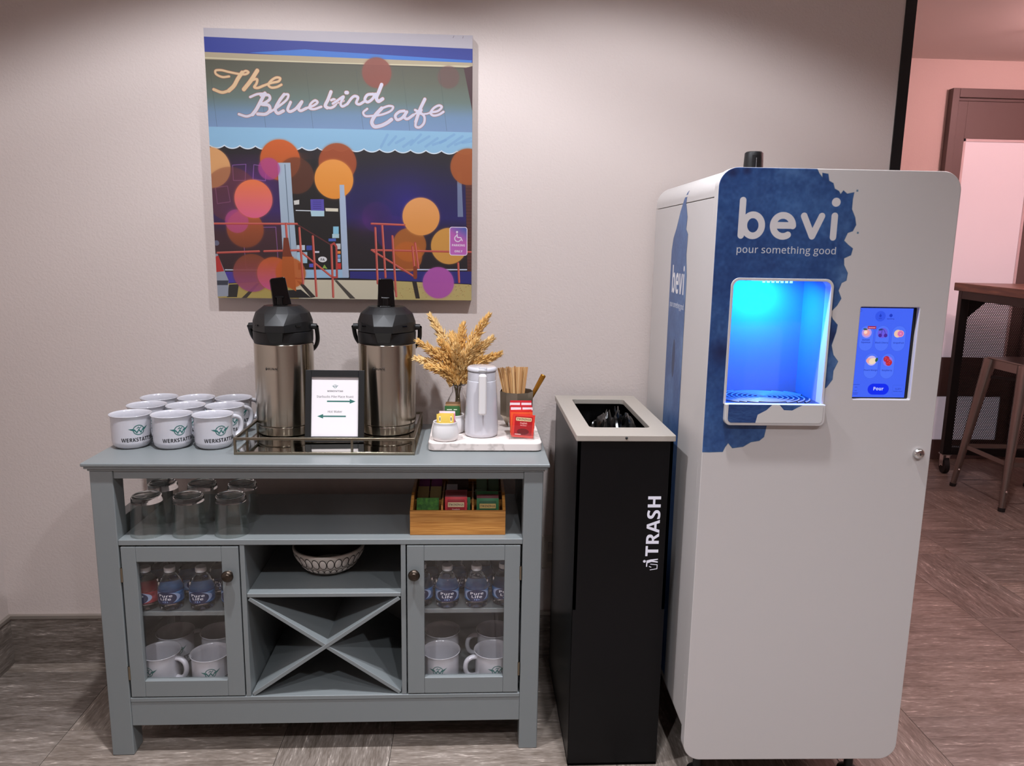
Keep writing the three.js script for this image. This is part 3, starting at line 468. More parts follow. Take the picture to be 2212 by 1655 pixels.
  part(o, 'cabinet_cap', extrude(capS, bz1 - bz0 - 0.004, 0.002, 14).translate(0, 0, bz0 + 0.002), body);
  const mid = new THREE.Shape(); roundRect(x1 - x0, seam - by0 - 0.001, [0.03, 0.03, 0.001, 0.001], x0, by0, mid); const mh = new THREE.Path(); roundRect(x1 - x0 - 0.03, seam - by0 - 0.03, 0.004, x0 + 0.015, by0 + 0.015, mh); mid.holes.push(mh);
  part(o, 'cabinet', extrude(mid, bz1 - bz0 - 0.004, 0.002, 10).translate(0, 0, bz0 + 0.002), body);
  part(o, 'back_panel', box(x1 - x0 - 0.02, seam - by0 - 0.02, 0.006, W / 2, (seam + by0) / 2, bz0 + 0.01), body);
  part(o, 'inner_panel', box(x1 - x0 - 0.04, 0.3, 0.006, W / 2, by0 + 0.165, bz1 - 0.01), M.black); part(o, 'inner_panel', box(x1 - x0 - 0.04, 0.13, 0.006, W / 2, seam - 0.085, bz1 - 0.01), M.black);
  for (const y of [1.5, 0.88, 0.3]) part(o, 'door_hinge', bar([0.004, y - 0.035, -DT - 0.003], [0.004, y + 0.035, -DT - 0.003], 0.0035), body);
  part(o, 'base', rbox(x1 - x0 - 0.06, 0.03, D - 0.12, 0.004, W / 2, by0 - 0.014, -D / 2), M.black);
  for (const x of [0.07, W - 0.07]) for (const z of [-0.1, -D + 0.09]) part(o, 'foot', lathe([[0.012, 0.13], [0.012, 0.02], [0.028, 0.012], [0.03, 0], [0, 0]], 20).translate(x, 0, z), M.black);
  // printed band on the side
  const sideC = canvas(256, 1536, (g, w, h) => {
    g.clearRect(0, 0, w, h); g.save(); g.beginPath(); g.moveTo(0, h); g.lineTo(0, 190); g.lineTo(20, 150); g.lineTo(60, 120); g.lineTo(110, 70); g.lineTo(165, 30); g.lineTo(205, 8); g.lineTo(186, 50); g.lineTo(215, 90); g.lineTo(206, 125); g.lineTo(236, 140); g.lineTo(228, 200); g.lineTo(250, 260); g.lineTo(256, h); g.closePath(); g.clip(); g.drawImage(blue, 60, 0, 400, TH, 0, 0, w, h); g.fillStyle = 'rgba(150,170,200,.22)'; g.fillRect(0, 0, w, h); g.fillStyle = 'rgba(10,16,44,.5)'; g.beginPath(); g.ellipse(120, 520, 22, 60, 0, 0, 7); g.fill(); g.restore();
    g.fillStyle = '#d4d2d4'; g.font = 'bold 118px sans-serif'; g.save(); g.translate(28, 318); const m = g.measureText('bevi').width; g.scale(196 / m, 0.95); g.fillText('bevi', 0, 0); g.restore(); g.font = '24px sans-serif'; g.fillText('pour something good', 18, 362, 214);
  });
  { // the band follows the rounded shoulder of the cap
    const g = new THREE.PlaneGeometry(0.19, 1.40, 1, 80), P = g.attributes.position; for (let i = 0; i < P.count; i++) { const zz = P.getX(i), yy = P.getY(i) + 0.9, ys = 1.622 - 0.055; let X = x0 - 0.0006, Y = yy; if (yy > ys) { const a = (yy - ys) / 0.055; X = x0 + 0.055 - 0.0556 * Math.cos(a); Y = ys + 0.0556 * Math.sin(a); } P.setXYZ(i, X, Y, zz - 0.352); } g.computeVertexNormals();
    part(o, 'side_print', g, mat(0xffffff, 0.45, { map: ctex(sideC), transparent: true, side: THREE.DoubleSide }), 'blue watercolour band with small bevi lettering'); }
}
{ // black router puck standing on the dispenser
  const p = onZ(1627, 358, 0.45), c = canvas(256, 128, (g) => { g.fillStyle = '#0c0c0e'; g.fillRect(0, 0, 256, 128); g.save(); g.translate(120, 122); g.rotate(-Math.PI / 2); g.fillStyle = '#c8c8cc'; g.font = 'italic 24px sans-serif'; g.fillText('eConnect', 0, 0); g.restore(); });
  const o = thing('antenna_puck', 'small black cylindrical antenna standing on the drinks dispenser', 'antenna', [p.x, 1.6224, 0.45]);
  part(o, 'housing', lathe([[0, 0.064], [0.02, 0.064], [0.0235, 0.061], [0.0245, 0.04], [0.026, 0.006], [0.026, 0], [0, 0]], 32), M.plasticBlack);
  part(o, 'lettering', new THREE.CylinderGeometry(0.0251, 0.0258, 0.046, 24, 1, true, -0.5, 1.0).translate(0, 0.031, 0), mat(0xffffff, 0.4, { map: ctex(c) }));
}

// ---------------------------------------------------------------- photo print on the wall
{
  const x0 = -0.3507, y0 = 1.2573, s = 0.799, zf = 0.03;
  const o = thing('canvas_print', 'square photo print of a cafe front with awning and orange light spots', 'picture', [x0, y0, 0]); o.rotation.z = 0.0024;
  const N = 1536, P = (u, v) => { const p = onZ(u, v, zf); return [(p.x - x0) / s * N, (1 - (p.y - y0) / s) * N]; };
  const pic = canvas(N, N, (g) => {
    const k = N / 583; g.lineJoin = g.lineCap = 'round';
    const poly = (c, ...pts) => { g.fillStyle = c; g.beginPath(); pts.forEach((p, i) => (i ? g.lineTo(...P(...p)) : g.moveTo(...P(...p)))); g.closePath(); g.fill(); };
    const line = (c, w, ...pts) => { g.strokeStyle = c; g.lineWidth = w * k; g.beginPath(); pts.forEach((p, i) => (i ? g.lineTo(...P(...p)) : g.moveTo(...P(...p)))); g.stroke(); };
    const vgrad = (v0, v1, stops) => { const a = P(730, v0)[1], b = P(730, v1)[1], q = g.createLinearGradient(0, a, 0, b); stops.forEach(([t, c]) => q.addColorStop(t, c)); return q; };
    const bokeh = (u, v, r, c, a = 1, c2 = c) => { const [x, y] = P(u, v), R = r * k; const q = g.createLinearGradient(0, y - R, 0, y + R); q.addColorStop(0, c); q.addColorStop(1, c2); g.globalAlpha = a; g.fillStyle = q; g.shadowColor = c; g.shadowBlur = 14; g.beginPath(); g.arc(x, y, R, 0, 7); g.fill(); g.shadowBlur = 0; g.globalAlpha = 1; };
    g.fillStyle = '#1b1216'; g.fillRect(0, 0, N, N);
    // eaves
    poly('#bdb7bd', [420, 40], [1040, 50], [1040, 108], [420, 79]); poly('#27368f', [420, 78], [1040, 108], [1040, 142], [420, 114]); poly('#3c74c6', [540, 114], [660, 107], [690, 110], [1021, 132], [1019, 139], [640, 122]); poly('#b0a284', [420, 111], [640, 121], [1040, 138], [1040, 149], [420, 128]); line('#d2c8a4', 2.2, [430, 124], [720, 137], [1015, 145]);
    // awning
    g.fillStyle = vgrad(125, 290, [[0, '#4f4c3c'], [0.3, '#5d6050'], [0.55, '#66776f'], [0.75, '#7290ae'], [1, '#7f9cc4']]); g.beginPath(); [[420, 127], [720, 139], [1003, 149], [1012, 190], [1040, 250], [1040, 300], [420, 280]].forEach((p, i) => (i ? g.lineTo(...P(...p)) : g.moveTo(...P(...p)))); g.fill();
    poly('#45272a', [1003, 149], [1040, 140], [1040, 262], [1021, 240]); bokeh(815, 158, 32, '#8a4638', 0.75); bokeh(970, 168, 24, '#6a4440', 0.4);
    for (const u of [465, 570, 672, 780, 880, 960]) line('rgba(60,70,70,.35)', 1, [u - 10, 150], [u + 6, 284]);
    poly('#8fbddb', [420, 273], [730, 279], [1040, 288], [1040, 330], [455, 314], [420, 314]);
    g.fillStyle = '#8fbddb'; g.strokeStyle = '#d9e7f0'; for (let n = 0; n < 18; n++) { const u = 452 + n * 33.5, a = P(u, 313 + n * 0.95), b = P(u + 33.5, 313 + (n + 1) * 0.95), c = P(u + 16.7, 326 + n * 0.95); g.lineWidth = 2.4 * k; g.beginPath(); g.moveTo(...a); g.quadraticCurveTo(c[0], c[1], ...b); g.fill(); g.stroke(); }
    for (let n = 0; n < 12; n++) { const u = 830 + n * 17; line('rgba(112,158,204,.4)', 5.5, [u - 6 - n, 318 - (n % 3) * 4], [u + 8 + n, 292 + (n % 4) * 4]); }
    // windows
    const under = (c, ...pts) => poly(c, ...pts);
    under(vgrad(330, 610, [[0, '#20141a'], [0.25, '#3c1d52'], [0.45, '#3a2166'], [0.62, '#45242c'], [1, '#2e1a1c']]), [440, 330], [600, 336], [615, 600], [440, 600]);
    under(vgrad(335, 600, [[0, '#1a1214'], [0.25, '#1d1550'], [0.5, '#241a6a'], [0.58, '#221540'], [0.62, '#20141c'], [1, '#1c1216']]), [735, 340], [1040, 345], [1040, 590], [748, 590]);
    poly('#5a2a22', [1006, 400], [1040, 400], [1040, 590], [1010, 590]); for (let v = 402; v < 588; v += 7) line('rgba(30,14,14,.6)', 1, [1007, v], [1030, v]);
    poly('#7f8fae', [988, 372], [997, 375], [1001, 470], [989, 470]);
    bokeh(850, 505, 40, '#5a2486', 0.35); bokeh(815, 470, 34, '#4a1c70', 0.5);
    for (const [u, v, r, c] of [[545, 400, 95, 'rgba(120,44,150,.55)'], [500, 455, 70, 'rgba(64,34,128,.7)'], [880, 440, 150, 'rgba(44,28,136,.75)'], [790, 480, 60, 'rgba(96,30,120,.5)'], [640, 350, 60, 'rgba(150,70,24,.5)']]) { const [x, y] = P(u, v), q = g.createRadialGradient(x, y, 4, x, y, r * k); q.addColorStop(0, c); q.addColorStop(1, 'rgba(20,12,30,0)'); g.fillStyle = q; g.fillRect(x - r * k, Math.max(P(730, 332)[1], y - r * k), 2 * r * k, 2 * r * k); }
    // frames in the left window
    for (const q of [[[503, 357], [532, 355], [530, 390], [505, 390]], [[549, 356], [576, 360], [574, 391], [547, 388]], [[466, 405], [492, 402], [498, 436], [470, 440]], [[524, 492], [596, 491], [602, 578], [532, 580]]]) { line('rgba(190,130,220,.55)', 1.6, ...q, q[0]); }
    // door
    poly('#17100e', [628, 345], [735, 345], [742, 590], [640, 590]);
    bokeh(606, 346, 44, '#cf5f1e', 0.95, '#b4561e'); bokeh(730, 352, 42, '#a44a1c', 0.8); bokeh(640, 380, 40, '#6a3418', 0.5);
    poly('#a9bccc', [600, 352], [628, 352], [634, 450], [646, 600], [614, 600]); line('#5f7282', 1.6, [616, 356], [632, 596]);
    poly('#aebfd6', [731, 360], [744, 356], [754, 600], [740, 600]); line('#6a7c98', 1.4, [738, 362], [747, 598]); poly('#9fc4e0', [640, 583], [752, 583], [753, 601], [642, 601]);
    line('#dfe8ee', 2.2, [640, 455], [672, 456]);
    poly('#5a4fae', [671, 431], [700, 431], [701, 456], [672, 456]); poly('#b4d6e2', [671, 455], [701, 456], [701, 468], [673, 468]); for (let n = 0; n < 5; n++) line('#3a3080', 1.2, [677, 435 + n * 4], [694, 435 + n * 4]);
    poly('#e4dec8', [703, 450], [731, 451], [731, 458], [704, 457]); poly('#d8d8d0', [635, 434], [647, 432], [647, 442], [636, 443]);
    for (const [u, v, w, h, c] of [[641, 530, 18, 11, '#c4d2dc'], [662, 531, 12, 10, '#3a4aa0'], [720, 490, 12, 16, '#8ecbe4'], [718, 506, 15, 9, '#b4d4dc'], [710, 516, 16, 6, '#4a66b8'], [726, 527, 10, 12, '#c8d0d4'], [727, 543, 9, 6, '#e08a3c'], [727, 551, 9, 7, '#7aa6d8'], [727, 559, 9, 8, '#9cc0e0'], [727, 569, 10, 13, '#c8302c'], [642, 545, 22, 24, '#a8cbdc'], [668, 570, 9, 8, '#5a58c0'], [680, 543, 10, 4, '#d8d8e4']]) poly(c, [u, v], [u + w, v], [u + w, v + h], [u, v + h]);
    { const [x, y] = P(697, 561); g.fillStyle = '#e6e6e6'; g.beginPath(); g.ellipse(x, y, 10 * k, 6.5 * k, 0, 0, 7); g.fill(); g.fillStyle = '#18181c'; g.font = `bold ${8 * k}px sans-serif`; g.textAlign = 'center'; g.fillText('FA', x, y + 3 * k); }
    poly('#8cb04a', [695, 582], [701, 572], [708, 582], [701, 580]);
    // sill and pavement
    line('#c7d6e6', 2.6, [487, 583], [612, 584]); line('#c9d4ea', 3, [755, 583], [1008, 584]); poly('#2a2878', [756, 587], [1040, 588], [1040, 616], [756, 602]); poly('#4a3a9a', [487, 587], [612, 588], [614, 606], [487, 612]);
    poly('#b39e56', [490, 613], [612, 606], [640, 604], [660, 660], [450, 660]); poly('#d3cab0', [634, 604], [846, 607], [860, 660], [650, 660]); poly('#c2b070', [850, 608], [1013, 616], [1040, 622], [1040, 660], [856, 660]);
    poly('#2c2824', [495, 615], [516, 614], [512, 642], [490, 642]); poly('#3a342c', [555, 612], [562, 611], [533, 644], [522, 644]); poly('#2c2420', [890, 608], [900, 610], [907, 646], [898, 646]); poly('#4a443c', [722, 606], [728, 606], [768, 646], [756, 646]); poly('#37302a', [640, 606], [652, 610], [682, 642], [672, 644]); poly('#1f1b1a', [612, 628], [650, 626], [672, 644], [610, 644]);
    for (let n = 0; n < 90; n++) { const [x, y] = P(rr(860, 1015), rr(618, 643)); g.fillStyle = rnd() < 0.6 ? 'rgba(110,84,40,.5)' : 'rgba(190,90,50,.35)'; g.fillRect(x, y, rr(2, 9), rr(1, 4)); }
    // light spots
    bokeh(455, 362, 44, '#dca268', 0.97); bokeh(500, 420, 60, '#7a3a2a', 0.3); bokeh(582, 365, 24, '#b0408c', 0.55); bokeh(530, 495, 41, '#b85a2a', 0.8, '#7e3c1e'); bokeh(512, 478, 26, '#c04c8c', 0.5); bokeh(548, 430, 42, '#ee7a44', 0.97, '#e3628c'); bokeh(722, 388, 43, '#ee9c44', 0.97, '#ec942e'); bokeh(545, 590, 43, '#8a4420', 0.7, '#a04890'); bokeh(592, 592, 38, '#c85e22', 0.8, '#cc52a4'); bokeh(628, 590, 34, '#c25a18', 0.65); bokeh(885, 530, 38, '#b0641e', 0.75); bokeh(880, 556, 34, '#c0641c', 0.6); bokeh(910, 469, 42, '#eca460', 1, '#e89a48'); bokeh(970, 533, 41, '#d69a44', 0.95); bokeh(1012, 362, 40, '#a5541c', 0.85); bokeh(947, 612, 36, '#b456ac', 0.9);
    poly('#aebfd6', [734, 400], [744, 400], [754, 600], [740, 600]);
    // railings
    const red = '#b4443c', lit = '#e2826e', dark = '#5a2424';
    line(dark, 3, [640, 484], [716, 530]); for (const r of [[[462, 483], [642, 484]], [[470, 546], [560, 543]], [[571, 543], [646, 541], [716, 598]], [[803, 484], [874, 487]], [[803, 541], [1022, 546]], [[806, 543], [896, 599]]]) { line(red, 4.6, ...r); line(lit, 1.4, ...r.map(([u, v]) => [u, v - 1])); }
    for (const r of [[[618, 484], [620, 514]], [[647, 493], [655, 613]], [[676, 511], [684, 640]], [[716, 530], [720, 642]], [[811, 493], [816, 613]], [[826, 488], [833, 600]], [[848, 511], [856, 641]], [[891, 534], [896, 585]], [[897, 526], [904, 580]], [[990, 570], [992, 611]]]) { line(red, 5, ...r); line(lit, 1.6, ...r.map(([u, v]) => [u + 1, v])); }
    line(red, 4.6, [716, 530], [722, 526], [727, 534], [728, 600], [718, 600]); line('#8a3a1c', 9, [897, 580], [897, 600]);
    // traffic cone post and car
    poly('#7a3418', [613, 514], [623, 514], [628, 545], [634, 560], [610, 560]); poly('#b55a1e', [610, 555], [634, 555], [640, 630], [608, 612]);
    poly('#9aa0ac', [440, 552], [470, 548], [484, 582], [494, 606], [493, 640], [440, 642]); poly('#b8302c', [462, 556], [472, 552], [484, 586], [466, 588]); poly('#3a3e48', [466, 606], [494, 606], [492, 616], [466, 616]); { const [x, y] = P(468, 525); g.fillStyle = '#6a6a80'; g.beginPath(); g.arc(x, y, 6 * k, 0, 7); g.fill(); }
    // parking sign
    { const a = P(972, 492), b = P(1009, 553), w = b[0] - a[0], h = b[1] - a[1], q = g.createLinearGradient(a[0], a[1] + h, b[0], a[1]); q.addColorStop(0, '#c86ac0'); q.addColorStop(0.6, '#c060b4'); q.addColorStop(1, '#3a62b0'); g.fillStyle = q; g.strokeStyle = '#ecdff0'; g.lineWidth = 1.8 * k; g.beginPath(); g.roundRect(a[0], a[1], w, h, 5 * k); g.fill(); g.stroke();
      g.lineWidth = 2.2 * k; g.fillStyle = '#f0e4f0'; const W = (x, y) => [a[0] + x * w, a[1] + y * h]; g.beginPath(); g.arc(...W(0.42, 0.17), 2.4 * k, 0, 7); g.fill(); g.beginPath(); g.moveTo(...W(0.42, 0.24)); g.lineTo(...W(0.44, 0.36)); g.lineTo(...W(0.64, 0.37)); g.lineTo(...W(0.72, 0.48)); g.stroke(); g.beginPath(); g.arc(...W(0.46, 0.4), 7 * k, 0.4, 4.3); g.stroke(); g.font = `bold ${7 * k}px sans-serif`; g.textAlign = 'center'; g.fillText('PARKING', ...W(0.5, 0.68), w * 0.8); g.fillText('ONLY', ...W(0.5, 0.9), w * 0.6); }
    // hand-painted lettering on the awning
    const script = (off, strokes, col) => { for (const pass of [0, 1]) for (const [w, ...pts] of strokes) { const q = new THREE.CatmullRomCurve3(pts.map(([x, y]) => { const [a, b] = P(off[0] + x * 0.1813, off[1] + y * 0.1813); return V(a, b, 0); })).getPoints(pts.length * 8); g.strokeStyle = pass ? col : '#a8664e'; g.lineWidth = (w * 0.1813 + (pass ? 0 : 1.6)) * k; g.beginPath(); q.forEach((p, i) => (i ? g.lineTo(p.x, p.y) : g.moveTo(p.x, p.y))); g.stroke(); } };
    const A = [430, 50], B = [720, 50];
    script(A, [[24, [365, 636], [280, 642], [205, 602], [202, 568], [262, 560], [360, 582], [480, 606], [562, 610], [596, 586], [566, 570], [520, 590]], [44, [520, 590], [470, 662], [420, 750], [360, 806]], [32, [360, 806], [280, 826], [180, 790]], [46, [700, 568], [620, 690], [540, 790]], [28, [590, 730], [650, 676], [698, 672], [690, 722], [664, 764], [702, 774], [772, 748]], [26, [772, 748], [862, 716], [958, 692], [974, 660], [930, 650], [862, 690], [832, 738], [862, 768], [930, 764], [988, 736]]], '#e0bf92');
    script(A, [[28, [615, 882], [700, 848], [800, 842]], [42, [790, 838], [742, 930], [684, 1036], [642, 1090]], [30, [642, 1090], [572, 1112], [480, 1086]], [34, [742, 862], [836, 862], [850, 902], [792, 950], [744, 968]], [38, [760, 970], [838, 984], [850, 1038], [802, 1084], [704, 1084]], [28, [850, 1062], [960, 990], [1060, 900], [1068, 854], [1020, 852]], [38, [1020, 852], [962, 930], [914, 1036], [942, 1076], [1010, 1048]], [34, [1096, 944], [1062, 1036], [1084, 1056], [1150, 1028], [1232, 938], [1192, 1026], [1212, 1046], [1282, 1018]], [28, [1282, 1018], [1380, 980], [1418, 944], [1390, 924], [1332, 970], [1322, 1016], [1370, 1028], [1462, 1000]], [40, [1578, 822], [1544, 910], [1510, 990], [1532, 1012]], [30, [1516, 1002], [1572, 1014], [1626, 984], [1642, 938], [1612, 912], [1580, 922]], [22, [1640, 946], [1684, 952], [1730, 930]]], '#d6d2de');
    script(B, [[30, [0, 962], [50, 930], [128, 880], [92, 968], [112, 996], [172, 968]], [44, [158, 832], [172, 832]], [32, [172, 968], [232, 890], [262, 874], [300, 890], [280, 956], [312, 972], [372, 940]], [34, [480, 850], [410, 862], [382, 918], [410, 946], [470, 910], [506, 850]], [42, [582, 738], [550, 820], [520, 900], [542, 936], [594, 908]], [26, [410, 1026], [362, 1070], [382, 1108], [470, 1110], [600, 1090], [700, 1042], [718, 1004], [672, 992], [582, 1020]], [44, [582, 1020], [494, 1118], [464, 1190], [492, 1236], [570, 1228], [650, 1190], [698, 1154]], [34, [852, 1052], [792, 1062], [744, 1110], [764, 1156], [820, 1138], [882, 1062], [852, 1128], [882, 1148], [960, 1100]], [40, [1096, 914], [1036, 1040], [988, 1180]], [30, [988, 1180], [988, 1238], [1030, 1248], [1084, 1198], [1090, 1122], [1052, 1080], [980, 1042]], [22, [960, 1100], [1060, 1040], [1040, 1084], [1120, 1086], [1160, 1072]], [28, [1160, 1072], [1258, 1050], [1298, 1004], [1268, 988], [1202, 1020], [1164, 1078], [1192, 1106], [1260, 1098], [1318, 1064]]], '#d2d0e0');
    line('#8a8288', 1.2, [980, 83], [982, 79]); line('#8a8288', 1.2, [1001, 84], [1002, 80]);
  });
  part(o, 'stretcher_frame', span(0, s, 0, s, 0.001, zf - 0.0004, 0.002), mat(0x9c948c, 0.6), 'pale grey wrapped edge');
  part(o, 'printed_canvas', uvPlane(new THREE.PlaneGeometry(s - 0.001, s - 0.001).translate(s / 2, s / 2, zf), 0, 0, s, s), mat(0xd6d4d4, 0.55, { map: ctex(pic) }), 'print reading The Bluebird Cafe');
}

// ---------------------------------------------------------------- mugs
const emblem = (g, x, y, s, c = '#2f6b66') => {   // winged W in a ring
  g.save(); g.translate(x, y); g.scale(s, s); g.strokeStyle = g.fillStyle = c; g.lineJoin = 'miter'; g.lineWidth = 7;
  g.beginPath(); g.arc(0, 0, 46, 0, 7); g.stroke();
  g.beginPath(); g.moveTo(-86, -14); g.lineTo(-44, -14); g.lineTo(-30, 10); g.lineTo(-52, 4); g.closePath(); g.fill(); g.beginPath(); g.moveTo(86, -34); g.lineTo(36, -10); g.lineTo(30, 10); g.lineTo(56, 0); g.closePath(); g.fill();
  g.lineWidth = 9; g.beginPath(); g.moveTo(-38, -8); g.lineTo(-17, 26); g.lineTo(1, -4); g.lineTo(19, 26); g.lineTo(38, -10); g.stroke(); g.lineWidth = 6; g.beginPath(); g.moveTo(-16, -14); g.lineTo(-2, -28); g.lineTo(8, -14); g.lineTo(24, -30); g.stroke(); g.restore();
};
const logo = canvas(768, 448, (g) => { g.clearRect(0, 0, 768, 448); emblem(g, 360, 140, 2.3); g.fillStyle = '#141619'; g.font = 'bold 118px sans-serif'; const m = g.measureText('WERKSTATT360').width; g.save(); g.translate(16, 400); g.scale(736 / m, 1); g.fillText('WERKSTATT360', 0, 0); g.restore(); });
const logoMat = mat(0xffffff, 0.3, { map: ctex(logo), transparent: true });
const MH = 0.095, MR = 0.052;
const mugG = lathe([[0, 0.0015], [0.036, 0.0015], [0.039, 0], [0.044, 0.003], [0.0495, 0.01], [MR, 0.02], [MR, 0.08], [0.053, 0.089], [0.0558, MH - 0.002], [0.0558, MH - 0.0002], [0.0542, MH], [0.0505, 0.09], [0.0485, 0.08], [0.0482, 0.02], [0.044, 0.009], [0.036, 0.006], [0, 0.006]], 48);
const mugHandle = tube([[MR - 0.003, 0.078, 0], [MR + 0.012, 0.0785, 0], [MR + 0.026, 0.07, 0], [MR + 0.031, 0.05, 0], [MR + 0.025, 0.03, 0], [MR + 0.012, 0.021, 0], [MR - 0.003, 0.0215, 0]], 0.0068, 28, 12).scale(1, 1, 1.25);
const logoG = [0, 1].map((k) => new THREE.CylinderGeometry(MR + 0.0004, MR + 0.0004, 0.056, 36, 1, true, k * Math.PI - 1.0, 2.0).translate(0, 0.045, 0));
function makeMug(label, pos, turn, group) {
  const o = thing('mug', label, 'mug', pos, turn, group);
  part(o, 'cup', mugG, M.mug); part(o, 'handle', mugHandle, M.mug); logoG.forEach((g) => part(o, 'printed_logo', g, logoMat, 'dark green winged emblem over the word WERKSTATT360'));
  return o;
}
let mug0 = null;
const packetOf = {};
const mugAt = (label, pos, turn, group) => (mug0 ? dup(mug0, pos, turn, label, group) : (mug0 = makeMug(label, pos, turn, group)));
{
  const rows = [['front-edge row', 0.335, [[283.5, 893], [370.5, 898], [458.5, 900]]], ['middle row', 0.214, [[320, 872], [401, 876], [483.5, 879]]], ['row against the wall', 0.098, [[347, 853], [424, 856], [503.5, 859]]]];
  const cols = ['at the open end', 'in the middle', 'next to the tray'];
  rows.forEach(([rn, z, ps]) => ps.forEach(([u, v], c) => { const p = onZ(ps[1][0], ps[1][1], z); mugAt(`white logo mug on the sideboard top, ${rn}, ${cols[c]}`, [p.x + (c - 1) * 0.115, TOP, z + (c ? 0 : -0.003)], 0.8 + (c - 1) * -0.04, 'mugs on the sideboard top'); }));
  const inside = [['left', 349, 0.415, -0.28, 'front, handle towards the knob'], ['left', 456, 0.425, 0.36, 'front, beside the divider'], ['left', 384, 0.3, 0.5, 'back, handle showing between'], ['left', 478, 0.3, 0.36, 'back, beside the divider'], ['right', 953, 0.425, Math.PI - 0.08, 'front, below the knob'], ['right', 1064, 0.425, Math.PI + 0.28, 'front, handle towards its neighbour'], ['right', 955, 0.305, Math.PI - 0.1, 'back, below the knob side'], ['right', 1066, 0.305, Math.PI + 0.15, 'back, handle turned inwards']];
  for (const [side, u, z, turn, w] of inside) { const p = onZ(u, 1440, z); mugAt(`white logo mug behind the ${side === 'left' ? 'glass door by the corner' : 'glass door by the bin'}, ${w}`, [p.x, 0.1762, z], turn, 'mugs behind the glass doors'); }
}

// ---------------------------------------------------------------- upturned tumblers
{
  const g = lathe([[0.0372, 0.0912], [0.0436, 0.002], [0.0445, 0.0004], [0.0458, 0.0], [0.0464, 0.0012], [0.0406, 0.0922]], 56), gb = lathe([[0, 0.092], [0.037, 0.0915], [0.0406, 0.0925], [0.0395, 0.107], [0.036, 0.111], [0.031, 0.1105], [0.028, 0.109], [0, 0.109]], 48);
  const spots = [[322, 0.452, 'front row, nearest the open end'], [411.5, 0.452, 'front row, middle'], [502, 0.45, 'front row, nearest the tea box'], [357, 0.34, 'back row, nearest the open end'], [441.5, 0.34, 'back row, middle'], [527, 0.34, 'back row, nearest the tea box']];
  spots.forEach(([u, z, w], i) => { const p = onZ(u, i < 3 ? 1150 : 1128, z); const o = thing('tumbler', `clear glass tumbler upside down on the open shelf, ${w}`, 'glass', [p.x, SHELF + 0.0003, z], 0, 'upturned tumblers'); part(o, 'glass_wall', g, M.thinGlass); part(o, 'thick_base', gb, M.glass); });
}

